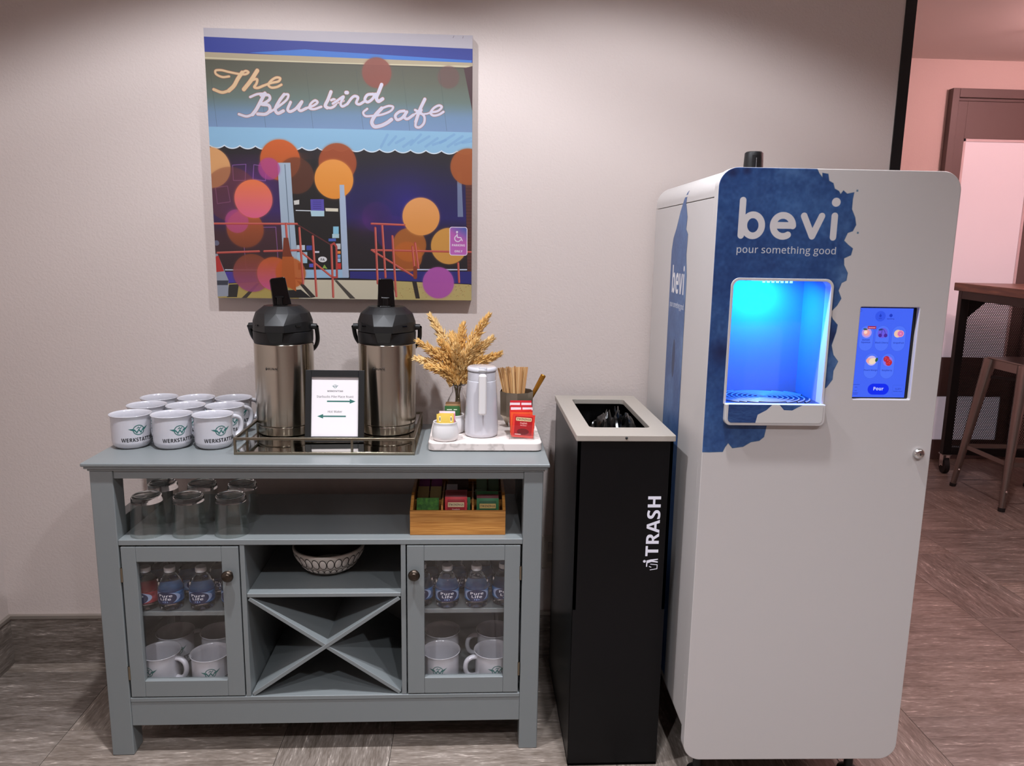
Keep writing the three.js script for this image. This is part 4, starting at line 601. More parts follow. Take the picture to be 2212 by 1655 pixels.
// ---------------------------------------------------------------- water bottles
{
  const labelArt = (red) => ctex(canvas(768, 224, (g, w, h) => {
    const n = noiseField(96, 28, 10, 4, 3); const c1 = red ? [128, 22, 34] : [30, 74, 132], c2 = red ? [168, 50, 62] : [98, 150, 204]; g.drawImage(paint(96, 28, (i) => lerp3(c1, c2, Math.max(0, Math.min(1, (n[i] - 0.3) * 2)))), 0, 0, w, h);
    g.fillStyle = red ? '#5a0e1c' : '#122452'; g.fillRect(0, 0, w, 14); g.fillRect(0, h - 14, w, 14);
    g.fillStyle = '#a9bce0'; g.beginPath(); g.ellipse(240, 112, 150, 104, 0, 0, 7); g.fill(); g.fillStyle = '#16204e'; g.beginPath(); g.arc(240, 118, 112, 0, 7); g.fill();
    g.fillStyle = '#f0f2fa'; g.textAlign = 'center'; g.font = 'bold 66px sans-serif'; g.fillText('Pure', 240, 94); g.fillText('Life', 240, 154); g.fillStyle = '#8aa4d8'; g.fillRect(214, 172, 10, 22); g.fillRect(234, 168, 12, 30); g.fillRect(256, 172, 10, 22);
    g.strokeStyle = red ? '#e8c8c8' : '#9cc4ea'; g.lineWidth = 7; g.beginPath(); g.arc(500, 96, 44, 0, 7); g.stroke(); g.beginPath(); g.arc(500, 96, 20, 0.5, 4); g.stroke(); g.fillStyle = '#e8e4ea'; g.fillRect(460, 168, 84, 9);
  }));
  const bodyG = lathe([[0, 0.004], [0.02, 0.002], [0.028, 0.001], [0.0325, 0.006], [0.0318, 0.012], [0.0335, 0.018], [0.032, 0.022], [0.0338, 0.025], [0.0338, 0.064], [0.0325, 0.068], [0.0335, 0.074], [0.0322, 0.084], [0.027, 0.094], [0.0195, 0.103], [0.0135, 0.11], [0.0125, 0.117], [0.0125, 0.121], [0, 0.121]], 40);
  const capG = lathe([[0.0145, 0.1175], [0.0152, 0.1185], [0.015, 0.131], [0.0138, 0.133], [0, 0.133]], 28), labG = new THREE.CylinderGeometry(0.0343, 0.0343, 0.039, 40, 1, true, -1.96, 2 * Math.PI).translate(0, 0.0445, 0); for (const q of [bodyG, capG, labG]) q.scale(1, 0.905, 1);
  const mk = (red) => { const o = thing('water_bottle', '', 'bottle'); part(o, 'bottle_body', bodyG, M.water); part(o, 'screw_cap', capG, M.capWhite); part(o, 'paper_label', labG, mat(0xffffff, 0.35, { map: labelArt(red) }), red ? 'red and blue Pure Life label' : 'blue Pure Life label'); return o; };
  const protos = {};
  const list = [['L', 318, 0.438, 1, -0.42], ['L', 371, 0.438, 0, -0.12], ['L', 438, 0.438, 0, -0.06], ['L', 507, 0.436, 0, -0.1], ['L', 352, 0.352, 0, 0.5], ['L', 416, 0.352, 0, 0.9], ['L', 482, 0.352, 0, 0.3], ['R', 910, 0.43, 0, -0.2], ['R', 966, 0.44, 0, 0.02], ['R', 1029, 0.44, 0, 0.02], ['R', 1088, 0.428, 0, 0.1], ['R', 924, 0.352, 0, 0.4], ['R', 982, 0.352, 0, 0.4], ['R', 1040, 0.352, 0, -0.5]];
  const say = ['front row, label partly red', 'front row, beside the red-labelled one', 'front row, nearer the door knob', 'front row, beside the divider', 'back row, behind the red-labelled one', 'back row, in the middle', 'back row, beside the divider', 'front row, under the knob', 'front row, beside the knob', 'front row, second from the knob', 'front row, at the hinge side', 'back row, behind the knob', 'back row, in the middle', 'back row, towards the hinges'];
  list.forEach(([s, u, z, red, turn], i) => {
    const p = onZ(u, 1300, z), y = s === 'L' ? 0.4182 : 0.4202, label = `small water bottle behind the ${s === 'L' ? 'glass door by the corner' : 'glass door by the bin'}, ${say[i]}`;
    const o = protos[red] ? dup(protos[red]) : (protos[red] = mk(red)); o.position.set(p.x, y, z); o.rotation.y = turn; o.userData.label = label; o.userData.group = 'water bottles in the sideboard';
  });
}

// ---------------------------------------------------------------- bowl with an oval relief
{
  const p = onY(712, 1246, 0.483); const z = 0.33, x = onZ(712, 1230, z).x;
  const o = thing('serving_bowl', 'round bowl with whitewashed oval relief and dark inside, under the open shelf', 'bowl', [x, 0.4833, z]);
  const R = (y) => 0.05 + 0.054 * Math.sqrt(Math.min(1, Math.max(0, y) / 0.066));
  const outer = []; for (let k = 0; k <= 16; k++) { const y = 0.006 + k / 16 * 0.07; outer.push([R(y - 0.004), y]); }
  part(o, 'bowl_wall', lathe([[0, 0], [0.047, 0], [0.05, 0.003], ...outer, [0.1015, 0.0765], ...outer.slice().reverse().map(([r, y]) => [r - 0.006, y + 0.001]).filter(([, y]) => y > 0.012), [0, 0.012]], 64), mat(0xb9b0a6, 0.55));
  part(o, 'bowl_lining', lathe([...outer.map(([r, y]) => [r - 0.0066, y + 0.0005]).filter(([, y]) => y > 0.013), [0.0995, 0.0769]].concat([]), 64), mat(0x3a2a22, 0.4, { side: THREE.DoubleSide }), 'dark brown lacquered inside');
  const oval = new THREE.SphereGeometry(1, 12, 8), ivory = mat(0xcfc6bd, 0.5), dark = mat(0x2a211c, 0.6);
  for (const [row, y, a, b, off] of [[0, 0.05, 0.0102, 0.0185, 0], [1, 0.0205, 0.0088, 0.0108, 0.5]]) for (let k = 0; k < 28; k++) {
    const th = (k + off) / 28 * 2 * Math.PI, r = R(y - 0.004), tilt = -Math.atan((R(y + 0.008) - R(y - 0.016)) / 0.024);
    for (const [nm, gr, d, m] of [['oval_outline', 1.07, 0.0012, dark], ['oval_relief', 0.95, 0.0024, ivory]]) { const q = part(o, nm, oval, m); q.position.set(r * Math.sin(th), y, r * Math.cos(th)); q.rotation.set(-tilt, th, 0, 'YXZ'); q.scale.set(a * gr * (row ? 0.92 : 1), b * gr, d); }
  }
}

// ---------------------------------------------------------------- serving tray with mirror, airpots, sign
const TX0 = -0.196, TX1 = 0.291, TZ0 = 0.085, TZ1 = 0.424, TY = TOP + 0.008;
{
  const o = thing('serving_tray', 'rectangular champagne metal tray with open rail and mirrored floor', 'tray', [0, 0, 0]), m = mat(0x8d8473, 0.3, { metalness: 1 }), b = 0.007, h = 0.045;
  part(o, 'mirror_floor', span(TX0 + 0.004, TX1 - 0.004, TOP + 0.0005, TOP + 0.0075, TZ0 + 0.004, TZ1 - 0.004, 0.0004), M.mirror, 'mirrored glass floor');
  for (const y of [TOP + b / 2 + 0.0002, TOP + h]) { for (const z of [TZ0, TZ1]) part(o, 'rail', rbox(TX1 - TX0 + b, b, b, 0.001, (TX0 + TX1) / 2, y, z), m); for (const x of [TX0, TX1]) part(o, 'rail', rbox(b, b, TZ1 - TZ0 - b, 0.001, x, y, (TZ0 + TZ1) / 2), m); }
  for (const x of [TX0, TX0 + 0.155, TX0 + 0.318, TX1]) for (const z of [TZ0, TZ1]) part(o, 'post', rbox(b * 0.9, h - b, b * 0.9, 0.0006, x, TOP + 0.0005 + h / 2 + b / 4, z), m);
  for (const x of [TX0, TX1]) for (const z of [TZ0 + 0.113, TZ0 + 0.226]) part(o, 'post', rbox(b * 0.9, h - b, b * 0.9, 0.0006, x, TOP + 0.0005 + h / 2 + b / 4, z), m);
}
{
  const steel = mat(0xb4ac9e, 0.2, { metalness: 1, anisotropy: 0.85, anisotropyRotation: Math.PI / 2 });
  const R = 0.0865;
  const mark = ctex(canvas(512, 128, (g) => { g.clearRect(0, 0, 512, 128); g.fillStyle = g.strokeStyle = '#141414'; g.beginPath(); g.arc(58, 64, 40, 0, 7); g.fill(); g.fillStyle = '#8a8478'; g.beginPath(); g.ellipse(66, 46, 14, 9, -0.6, 0, 7); g.fill(); g.fillStyle = '#141414'; g.font = 'bold 84px sans-serif'; g.save(); g.translate(118, 94); g.scale(376 / g.measureText('BUNN').width, 1); g.fillText('BUNN', 0, 0); g.restore(); }));
  function airpot(label, x, z, turn, lever) {
    const o = thing('airpot', label, 'airpot', [x, TY - 0.0004, z], turn, 'airpots on the tray');
    part(o, 'base_ring', lathe([[0, 0], [R - 0.01, 0], [R - 0.004, 0.004], [R - 0.003, 0.026], [R - 0.002, 0.03], [0, 0.03]], 64), steel);
    part(o, 'steel_body', lathe([[R - 0.003, 0.0302], [R, 0.033], [R, 0.272], [R - 0.002, 0.275], [R - 0.006, 0.2755]], 80), steel, 'brushed steel cylinder');
    part(o, 'printed_logo', new THREE.CylinderGeometry(R + 0.0004, R + 0.0004, 0.013, 20, 1, true, -0.42, 0.46).translate(0, 0.205, 0), mat(0xffffff, 0.4, { map: mark, transparent: true }), 'small black BUNN mark');
    part(o, 'collar', lathe([[R - 0.006, 0.275], [R - 0.001, 0.2755], [R, 0.282], [R + 0.001, 0.308], [R - 0.004, 0.312], [0, 0.312]], 64), M.plasticBlack);
    const pts = []; const ring = (r, y, k = 28) => { for (let i = 0; i < k; i++) { const a = i / k * 2 * Math.PI; pts.push(V(r * Math.sin(a), y, r * Math.cos(a))); } };
    ring(R + 0.0005, 0.312); ring(R, 0.34); ring(0.078, 0.364, 14); ring(0.054, 0.384, 12);
    for (const s of [-1, 1]) { pts.push(V(s * 0.027, 0.312, 0.098), V(s * 0.027, 0.332, 0.098), V(s * 0.03, 0.36, 0.074)); }
    const lid = part(o, 'lid', toCreasedNormals(new ConvexGeometry(pts), 0.3), M.plasticBlack, 'faceted black lid');
    part(lid, 'spout_housing', new ConvexGeometry([[-0.024, 0.3, 0.085], [0.024, 0.3, 0.085], [-0.024, 0.313, 0.099], [0.024, 0.313, 0.099], [-0.018, 0.283, 0.086], [0.018, 0.283, 0.086], [-0.02, 0.313, 0.06], [0.02, 0.313, 0.06]].map((p) => V(...p))), M.plasticBlack);
    part(lid, 'lever_seat', rbox(0.034, 0.012, 0.04, 0.003, 0, 0.382, 0.022).rotateX(0), M.plasticGloss);
    for (const a of [-0.75, 0.75]) part(lid, 'lock_tab', rbox(0.016, 0.005, 0.006, 0.001, 0, 0, 0).rotateY(a).translate((R + 0.0005) * Math.sin(a), 0.33, (R + 0.0005) * Math.cos(a)), M.plasticGloss);
    // pump lever standing up
    const L = new THREE.Shape(); L.moveTo(-0.026, 0); L.lineTo(0.026, 0); L.lineTo(0.0235, 0.045); L.lineTo(0.0225, 0.074); L.quadraticCurveTo(0.022, 0.082, 0.015, 0.082); L.lineTo(-0.015, 0.082); L.quadraticCurveTo(-0.022, 0.082, -0.0225, 0.074); L.lineTo(-0.0235, 0.045); L.closePath();
    const lg = new THREE.Group(); const lev = part(lid, 'pump_lever', extrude(L, 0.012, 0.002, 6), M.plasticGloss, 'glossy black pump lever'); lev.position.set(0, 0.384, 0.006); lev.rotation.set(-0.12, lever, lever * 0.42);
    part(lid, 'pump_link', merge(rbox(0.016, 0.03, 0.01, 0.002, 0, 0.396, 0.026), bar([-0.012, 0.41, 0.026], [0.012, 0.41, 0.026], 0.004)), M.plasticGloss);
    for (const s of [-1, 1]) part(o, 'handle_pivot', bar([s * (R - 0.004), 0.323, 0.004], [s * (R + 0.014), 0.323, 0.004], 0.0095, 0.0085, 16), M.plasticBlack);
    const hp = []; for (let k = 0; k <= 14; k++) { const a = k / 14 * Math.PI, dr = R + 0.013; hp.push([-dr * Math.cos(a), 0.323 - 0.1 * Math.sin(a) ** 0.7, 0.004 - (R + 0.022) * Math.sin(a)]); }
    part(o, 'carry_handle', tube(hp, 0.0065, 48, 10), M.plasticBlack, 'black swing handle hanging behind');
    return o;
  }
  const a = onZ(617, 850, 0.18), b = onZ(837.5, 850, 0.165);
  airpot('steel and black airpot with its lever tilted, beside the mugs', a.x, 0.18, -0.02, 0.42);
  airpot('steel and black airpot with its lever upright, beside the dried grass', b.x, 0.165, 0.0, 0.05);
}
{ // framed sign leaning on the airpots
  const lo = onZ(716, 957, 0.325), w = 0.168, h = 0.208, t = 0.012;
  const o = thing('framed_sign', 'black framed sign with green arrows naming coffee and hot water', 'sign', [lo.x + 0.008, TY + 0.001, 0.318]); o.rotation.x = -0.2; o.rotation.y = 0.03;
  const print = canvas(640, 832, (g, W, H) => {
    g.fillStyle = '#ece6e8'; g.fillRect(0, 0, W, H); emblem(g, 320, 130, 0.52, '#3a6a68'); g.fillStyle = '#26282a'; g.textAlign = 'center'; g.font = 'bold 30px sans-serif'; g.fillText('WERKSTATT360', 320, 208);
    g.font = '44px sans-serif'; g.fillText('Starbucks Pike Place Roast', 320, 290, 505); g.fillText('Hot Water', 320, 500);
    g.fillStyle = '#2f6a62'; g.fillRect(210, 330, 320, 20); g.beginPath(); g.moveTo(520, 308); g.lineTo(600, 340); g.lineTo(520, 372); g.fill(); g.fillRect(150, 540, 320, 20); g.beginPath(); g.moveTo(160, 518); g.lineTo(80, 550); g.lineTo(160, 582); g.fill();
  });
  for (const x of [-w / 2 + 0.0085, w / 2 - 0.0085]) part(o, 'frame_side', rbox(0.017, h, t, 0.001, x, h / 2, 0.002), M.plasticBlack); for (const [y, e] of [[0.008, 0.016], [h - 0.01, 0.02]]) part(o, 'frame_side', rbox(w - 0.034, e, t, 0.001, 0, y, 0.002), M.plasticBlack);
  part(o, 'printed_card', uvPlane(new THREE.PlaneGeometry(w - 0.032, h - 0.034).translate(0, 0.016 + (h - 0.036) / 2, 0.002), -w / 2 + 0.017, 0.016, w - 0.034, h - 0.036), mat(0xffffff, 0.5, { map: ctex(print) }));
  part(o, 'back_board', box(w - 0.01, h - 0.01, 0.003, 0, h / 2, -0.006), M.plasticBlack);
}

// ---------------------------------------------------------------- marble board and what stands on it
const BX0 = 0.329, BX1 = 0.653, BZ0 = 0.085, BZ1 = 0.388, BY = TOP + 0.0245;
{
  const n = noiseField(512, 512, 4, 4, 5), S = new THREE.Shape(); roundRect(BX1 - BX0, BZ1 - BZ0, 0.02, BX0, -BZ1, S);
  const marble = mat(0xffffff, 0.3, { map: ctex(paint(512, 512, (i) => lerp3([226, 214, 208], [188, 176, 170], Math.max(0, 1 - Math.abs(n[i] - 0.5) * 22) * 0.8)), { repeat: [2.6, 2.6] }) });
  single('marble_board', extrude(S, 0.018, 0.002, 10).rotateX(-Math.PI / 2).translate(0, TOP + 0.0045, 0), marble, 'white marble serving board with rounded corners', 'board');
  for (const [x, z] of [[BX0 + 0.03, BZ0 + 0.03], [BX1 - 0.03, BZ0 + 0.03], [BX0 + 0.03, BZ1 - 0.03], [BX1 - 0.03, BZ1 - 0.03]]) part(scene.children[scene.children.length - 1], 'rubber_foot', new THREE.CylinderGeometry(0.006, 0.006, 0.0028, 12).translate(x, TOP + 0.0015, z), M.rubber);
}
{ // white insulated jug
  const z = 0.285, p = onZ(1040, 900, z), o = thing('insulated_jug', 'white insulated jug with flip lid on the marble board', 'jug', [p.x, BY, z], -0.02), R = 0.0495;
  part(o, 'jug_body', lathe([[0, 0], [R - 0.005, 0], [R - 0.001, 0.004], [R, 0.014], [R - 0.001, 0.05], [0.0445, 0.14], [0.0425, 0.164], [0.0418, 0.166], [0, 0.166]], 56), M.mug);
  part(o, 'neck_band', lathe([[0.0416, 0.1662], [0.0418, 0.168], [0.0415, 0.19], [0.0405, 0.192], [0, 0.192]], 56), M.mug);
  const lid = part(o, 'lid', lathe([[0.0405, 0.1925], [0.0432, 0.194], [0.0436, 0.198], [0.0425, 0.203], [0.038, 0.206], [0, 0.207]], 56), M.mug);
  part(lid, 'flip_button', rbox(0.024, 0.009, 0.016, 0.003, 0.003, 0.2035, 0.034), M.mug); part(lid, 'button_slot', rbox(0.024, 0.005, 0.006, 0.001, 0.003, 0.197, 0.0415), mat(0x8e8a88, 0.5));
  part(o, 'handle', merge(rbox(0.023, 0.118, 0.013, 0.0062, 0.003, 0.132, 0.0625, 4), rbox(0.02, 0.02, 0.03, 0.005, 0.003, 0.18, 0.049, 2)), M.ceramic, 'flat white handle');
}
{ // sugar pots and packets
  const potG = lathe([[0, 0], [0.03, 0], [0.035, 0.003], [0.0385, 0.014], [0.0375, 0.032], [0.034, 0.044], [0.0335, 0.049], [0.035, 0.053], [0.034, 0.0545], [0.0315, 0.053], [0.0305, 0.045], [0.034, 0.032], [0.035, 0.014], [0.031, 0.006], [0, 0.005]], 40).scale(1.0, 1, 0.92);
  const pos = [[onZ(962, 940, 0.345).x, 0.345], [onZ(975, 930, 0.245).x + 0.004, 0.25]];
  const pot = single('sugar_pot', potG, M.ceramic, 'small white ceramic pot holding yellow packets, at the board corner', 'pot', 'sugar pots'); pot.position.set(pos[0][0], BY, pos[0][1]);
  const pot2 = single('sugar_pot', potG, M.ceramic, 'small white ceramic pot holding green and brown packets, behind the other pot', 'pot', 'sugar pots'); pot2.position.set(pos[1][0], BY, pos[1][1]);
  const packet = (w, h) => { const g = new THREE.PlaneGeometry(w, h, 6, 8), P = g.attributes.position; for (let i = 0; i < P.count; i++) { const u = P.getX(i) / w * 2, v = P.getY(i) / h * 2; P.setZ(i, 0.0016 * Math.max(0, 1 - u * u) * Math.max(0, 1 - v * v * v * v)); } const b = g.clone(); const Q = b.attributes.position; for (let i = 0; i < Q.count; i++) Q.setZ(i, -Q.getZ(i) - 0.0003); const ix = b.index.array; for (let i = 0; i < ix.length; i += 3) { const t = ix[i]; ix[i] = ix[i + 1]; ix[i + 1] = t; } g.computeVertexNormals(); b.computeVertexNormals(); return merge(g, b).translate(0, h / 2, 0); };
  packetOf.make = packet;
  const pk = packet(0.044, 0.062), art = (bg, draw) => mat(0xffffff, 0.5, { map: ctex(canvas(176, 248, (g) => { g.fillStyle = bg; g.fillRect(0, 0, 176, 248); draw?.(g); })) });
  const yellow = art('#e0bf54', (g) => { g.fillStyle = '#f4e6c0'; g.fillRect(14, 14, 20, 62); g.fillRect(142, 14, 20, 62); g.fillStyle = '#1c1a20'; g.fillRect(20, 26, 9, 38); g.fillRect(147, 26, 9, 38); g.fillStyle = '#c9783c'; g.beginPath(); g.arc(88, 150, 26, 0, 7); g.fill(); g.fillStyle = '#4a3a6a'; g.fillRect(92, 126, 22, 34); g.fillStyle = '#f2e0b0'; g.fillRect(40, 90, 90, 6); });
  const pink = art('#d888a4', (g) => { g.fillStyle = '#f2d4dc'; g.fillRect(0, 0, 176, 26); }), green = art('#2e5c2c', (g) => { g.fillStyle = '#d8e0c8'; g.fillRect(20, 30, 60, 10); g.fillRect(100, 30, 40, 10); }), brown = art('#a07a52', (g) => { g.fillStyle = '#6a4a2c'; g.fillRect(0, 0, 176, 12); });
  const put = (m, nm, lab, pot, dz, dx, tilt, twist, y, group) => { const o = single(nm, pk, m, lab, 'packet', group); o.position.set(pos[pot][0] + dx, BY + y, pos[pot][1] + dz); o.rotation.set(-tilt, twist, 0, 'YXZ'); };
  put(yellow, 'sweetener_packet', 'yellow sweetener packet, foremost in the small white pot', 0, 0.014, 0.001, 0.12, 0.02, 0.012); put(yellow, 'sweetener_packet', 'yellow sweetener packet, second in the small white pot', 0, 0.008, -0.003, 0.13, 0.0, 0.014); put(yellow, 'sweetener_packet', 'yellow sweetener packet, third in the small white pot', 0, 0.002, 0.002, 0.13, -0.03, 0.015);
  put(pink, 'sweetener_packet', 'pink sweetener packet just behind the yellow ones', 0, -0.006, 0.006, 0.15, 0.04, 0.019); put(pink, 'sweetener_packet', 'pink sweetener packet leaning at the back of the pot', 0, -0.012, 0.004, 0.16, 0.0, 0.018);
  put(green, 'sweetener_packet', 'green sweetener packet with pale print in the rear pot', 1, 0.012, 0.0, 0.12, 0.02, 0.016); put(green, 'sweetener_packet', 'green sweetener packet tucked behind another in the rear pot', 1, 0.005, -0.002, 0.14, -0.02, 0.017); put(brown, 'sugar_packet', 'brown raw sugar packet in front of the other brown one', 1, -0.004, 0.0, 0.15, 0.0, 0.024); put(brown, 'sugar_packet', 'brown raw sugar packet at the back of the rear pot', 1, -0.011, 0.001, 0.16, 0.02, 0.026);
}
{ // hammered metal beaker with stirring sticks and a golden spoon
  const z = 0.165, p = onZ(1115, 880, z), o = thing('metal_beaker', 'faceted champagne metal beaker holding wooden stirrers', 'beaker', [p.x, BY, z]);
  const g = new THREE.CylinderGeometry(0.052, 0.05, 0.075, 9, 1, true).translate(0, 0.0735, 0), g2 = new THREE.CylinderGeometry(0.05, 0.028, 0.036, 9, 1, true).translate(0, 0.018, 0), i1 = new THREE.CylinderGeometry(0.0505, 0.0485, 0.075, 9, 1, true).translate(0, 0.0735, 0), bt = new THREE.CylinderGeometry(0.028, 0.028, 0.001, 9).translate(0, 0.0008, 0), rimG = new THREE.TorusGeometry(0.0513, 0.0011, 6, 9).rotateX(Math.PI / 2).rotateY(Math.PI / 2 - Math.PI / 9 * 0).translate(0, 0.111, 0);
  const met = mat(0xa89c8a, 0.34, { metalness: 0.85, side: THREE.DoubleSide });
  part(o, 'cup_wall', toCreasedNormals(merge(g, g2, bt), 0.2), met);
  const wn = noiseField(64, 256, 10, 3, 3), sticks = [[196, 150, 96], [206, 164, 112], [180, 132, 82]].map((c) => mat(0xffffff, 0.6, { map: ctex(paint(64, 256, (i) => c.map((v) => v + (wn[i] - 0.5) * 60))) }));
  const sg = new THREE.Shape(); roundRect(0.0062, 0.178, 0.003, -0.0031, 0, sg); const stickG = extrude(sg, 0.0014, 0.0002, 5); uvPlane(stickG, -0.0031, 0, 0.0062, 0.178);
  for (let k = 0; k < 15; k++) {
    const f = k / 14, s = single('stir_stick', stickG, sticks[k % 3], 'flat wooden stirring stick standing in the metal beaker', 'stirrer', 'wooden stirring sticks'); const bxx = -0.016 + f * 0.028, tx = -0.056 + f * 0.088;
    s.position.set(p.x + bxx, BY + 0.006 + (k % 3) * 0.001, z - 0.01 + (k % 4) * 0.007); s.rotation.set(-0.03 - (k % 4) * 0.02, rr(-0.5, 0.5), Math.atan2(bxx - tx, 0.17), 'ZXY');
  }
  const sp = thing('golden_scoop', 'golden metal scoop handle leaning out of the metal beaker', 'scoop', [p.x, BY, z]);
  part(sp, 'handle', merge(bar([0.01, 0.02, 0.0], [0.083, 0.158, -0.006], 0.0035, 0.0085, 14), bar([0.083, 0.158, -0.006], [0.084, 0.16, -0.006], 0.0085, 0.007, 14)), mat(0xb07a2c, 0.3, { metalness: 0.8 }));
}
{ // acrylic holder with red tea sachets
  const z1 = 0.342, x0 = onZ(1100, 950, z1).x, x1 = onZ(1154, 950, z1).x, w = x1 - x0, d = 0.075, o = thing('tea_holder', 'clear acrylic holder for red tea sachets on the marble board', 'holder', [(x0 + x1) / 2, BY, z1 - d / 2]);
  const t = 0.002; part(o, 'base', box(w, t, d, 0, t / 2, 0), M.acrylic); part(o, 'front_lip', box(w, 0.042, t, 0, 0.021, d / 2 - t / 2), M.acrylic); part(o, 'back', box(w, 0.07, t, 0, 0.035, -d / 2 + t / 2), M.acrylic); for (const s of [-1, 1]) part(o, 'side', box(t, 0.042, d, s * (w / 2 - t / 2), 0.021, 0), M.acrylic);
  const art = (c1, c2, word) => mat(0xffffff, 0.4, { map: ctex(canvas(256, 256, (g) => { g.fillStyle = c1; g.fillRect(0, 0, 256, 256); g.fillStyle = c2; g.beginPath(); g.roundRect(24, 22, 208, 212, 14); g.fill(); g.fillStyle = '#d8b98c'; g.beginPath(); g.roundRect(36, 34, 184, 40, 10); g.fill(); g.fillStyle = '#1c1414'; g.font = 'bold 32px serif'; g.textAlign = 'center'; g.fillText('TWININGS', 128, 65, 170); g.fillStyle = '#f0d4c8'; g.font = '24px serif'; g.fillText(word, 128, 104); g.font = '16px serif'; g.fillText('Breakfast', 128, 126); g.fillStyle = 'rgba(60,6,10,.55)'; g.beginPath(); g.ellipse(128, 190, 70, 34, 0, 0, 7); g.fill(); g.fillStyle = '#f0d8d0'; g.fillRect(36, 218, 70, 8); })) });
  const faces = [art('#d8362a', '#a8141c', 'English'), art('#e2542a', '#d83c22', 'English'), art('#d62c26', '#b01a1c', 'English'), art('#c4242c', '#8a1018', 'English'), mat(0xffffff, 0.4, { map: ctex(canvas(64, 64, (g) => { g.fillStyle = '#c4242c'; g.fillRect(0, 0, 64, 64); g.fillStyle = '#ecd6da'; g.fillRect(0, 0, 30, 8); g.fillRect(34, 0, 30, 8); })) })], pk = packetOf.make(0.064, 0.068);
  const order = ['foremost', 'second', 'third', 'fourth', 'fifth', 'sixth', 'rearmost'];
  for (let k = 0; k < 7; k++) { const s = single('tea_sachet', pk, faces[[0, 1, 2, 4, 3, 4, 3][k]], `red tea sachet in the acrylic holder, ${order[k]}`, 'tea sachet', 'red tea sachets in the acrylic holder'); s.position.set((x0 + x1) / 2 + [0.002, 0, -0.001, 0.001, 0, -0.001, 0][k], BY + 0.0035 + k * 0.005, z1 - 0.009 - k * 0.0093); s.rotation.set(-0.1, [0.02, 0, 0.02, -0.02, 0, 0, 0][k], [-0.08, 0.0, 0.02, 0, 0, 0, 0][k], 'YXZ'); }
}
{ // glass vase with dried grass
  const z = 0.15, p = onZ(986, 880, z), x = p.x + 0.004;
  const o = thing('glass_vase', 'small clear glass bottle vase behind the white jug', 'vase', [x, BY, z]);
  part(o, 'vase_wall', lathe([[0, 0.001], [0.03, 0], [0.0345, 0.004], [0.0355, 0.012], [0.0345, 0.06], [0.031, 0.078], [0.022, 0.095], [0.0175, 0.104], [0.0175, 0.118], [0.022, 0.122], [0.0245, 0.126], [0.024, 0.128], [0.0215, 0.127], [0.0155, 0.118], [0.0155, 0.104], [0.02, 0.0945], [0.029, 0.077], [0.0325, 0.06], [0.0335, 0.012], [0.031, 0.007], [0, 0.006]], 44), M.glass);
  const gold = mat(new THREE.Color(0.8, 0.5, 0.17), 0.75), gold2 = mat(new THREE.Color(0.84, 0.58, 0.25), 0.75), stemM = mat(0x6a5420, 0.6);
  const tips = [[928, 680, -0.02], [1000, 700, 0.01], [1056, 680, 0.02], [1064, 730, -0.03], [1081, 764, 0.03], [903, 737, 0.075], [898, 774, 0.07], [922, 792, 0.085], [975, 720, -0.04], [1030, 735, 0.05], [950, 735, 0.05], [1050, 775, -0.05], [985, 745, 0.06]];
  const say = ['rising high over the airpot handle', 'standing upright in the middle', 'rising high over the jug', 'bending out over the stirrers', 'lowest on the stirrers side', 'pointing level at the airpot', 'drooping against the airpot', 'drooping lowest before the airpot', 'short and upright behind the middle one', 'leaning forward over the jug lid', 'leaning forward beside the airpot handle', 'low and hidden behind the jug', 'short, at the centre front'];
  const spike = new THREE.ConeGeometry(0.0026, 0.013, 4, 1).translate(0, 0.005, 0);
  tips.forEach(([u, v, dz], i) => {
    const t = onZ(u, v, z + dz), base = V(x + rr(-0.012, 0.012), BY + 0.012, z + rr(-0.012, 0.012)), neck = V(x + (t.x - x) * 0.09, BY + 0.124, z + dz * 0.15), mid = V(x + (t.x - x) * 0.42, BY + 0.124 + (t.y - BY - 0.124) * 0.5 + 0.014, z + dz * 0.5);
    const c = new THREE.CatmullRomCurve3([base, neck, mid, t]), s = thing('dried_grass_stalk', `golden dried grass plume, ${say[i]}`, 'dried grass', [0, 0, 0], 0, 'dried grass in the vase');
    part(s, 'stem', new THREE.TubeGeometry(c, 24, 0.0013, 6), stemM);
    const bits = [], n = 420;
    for (let k = 0; k < n; k++) { const f = 0.36 + 0.64 * (k / n) ** 0.75 , q = c.getPoint(f), tan = c.getTangent(f), fat = Math.sin(Math.min(1, (1 - f) / 0.64 * 1.15 + 0.12) * Math.PI * 0.62), out = V(rr(-1, 1), rr(-1, 1), rr(-1, 1)).cross(tan).normalize(), dir = tan.clone().multiplyScalar(1).addScaledVector(out, rr(0.25, 0.8)).normalize();
      const g = spike.clone(); const sc = rr(0.7, 1.35); g.scale(sc, sc * rr(0.9, 1.3), sc); g.applyQuaternion(new THREE.Quaternion().setFromUnitVectors(V(0, 1, 0), dir)); q.addScaledVector(out, rr(0.0, 0.019) * fat); bits.push(g.translate(q.x, q.y, q.z)); }
    const pl = part(s, 'plume', merge(bits), i % 3 ? gold : gold2, 'fluffy golden plume'); pl.userData.kind = 'stuff';
  });
}

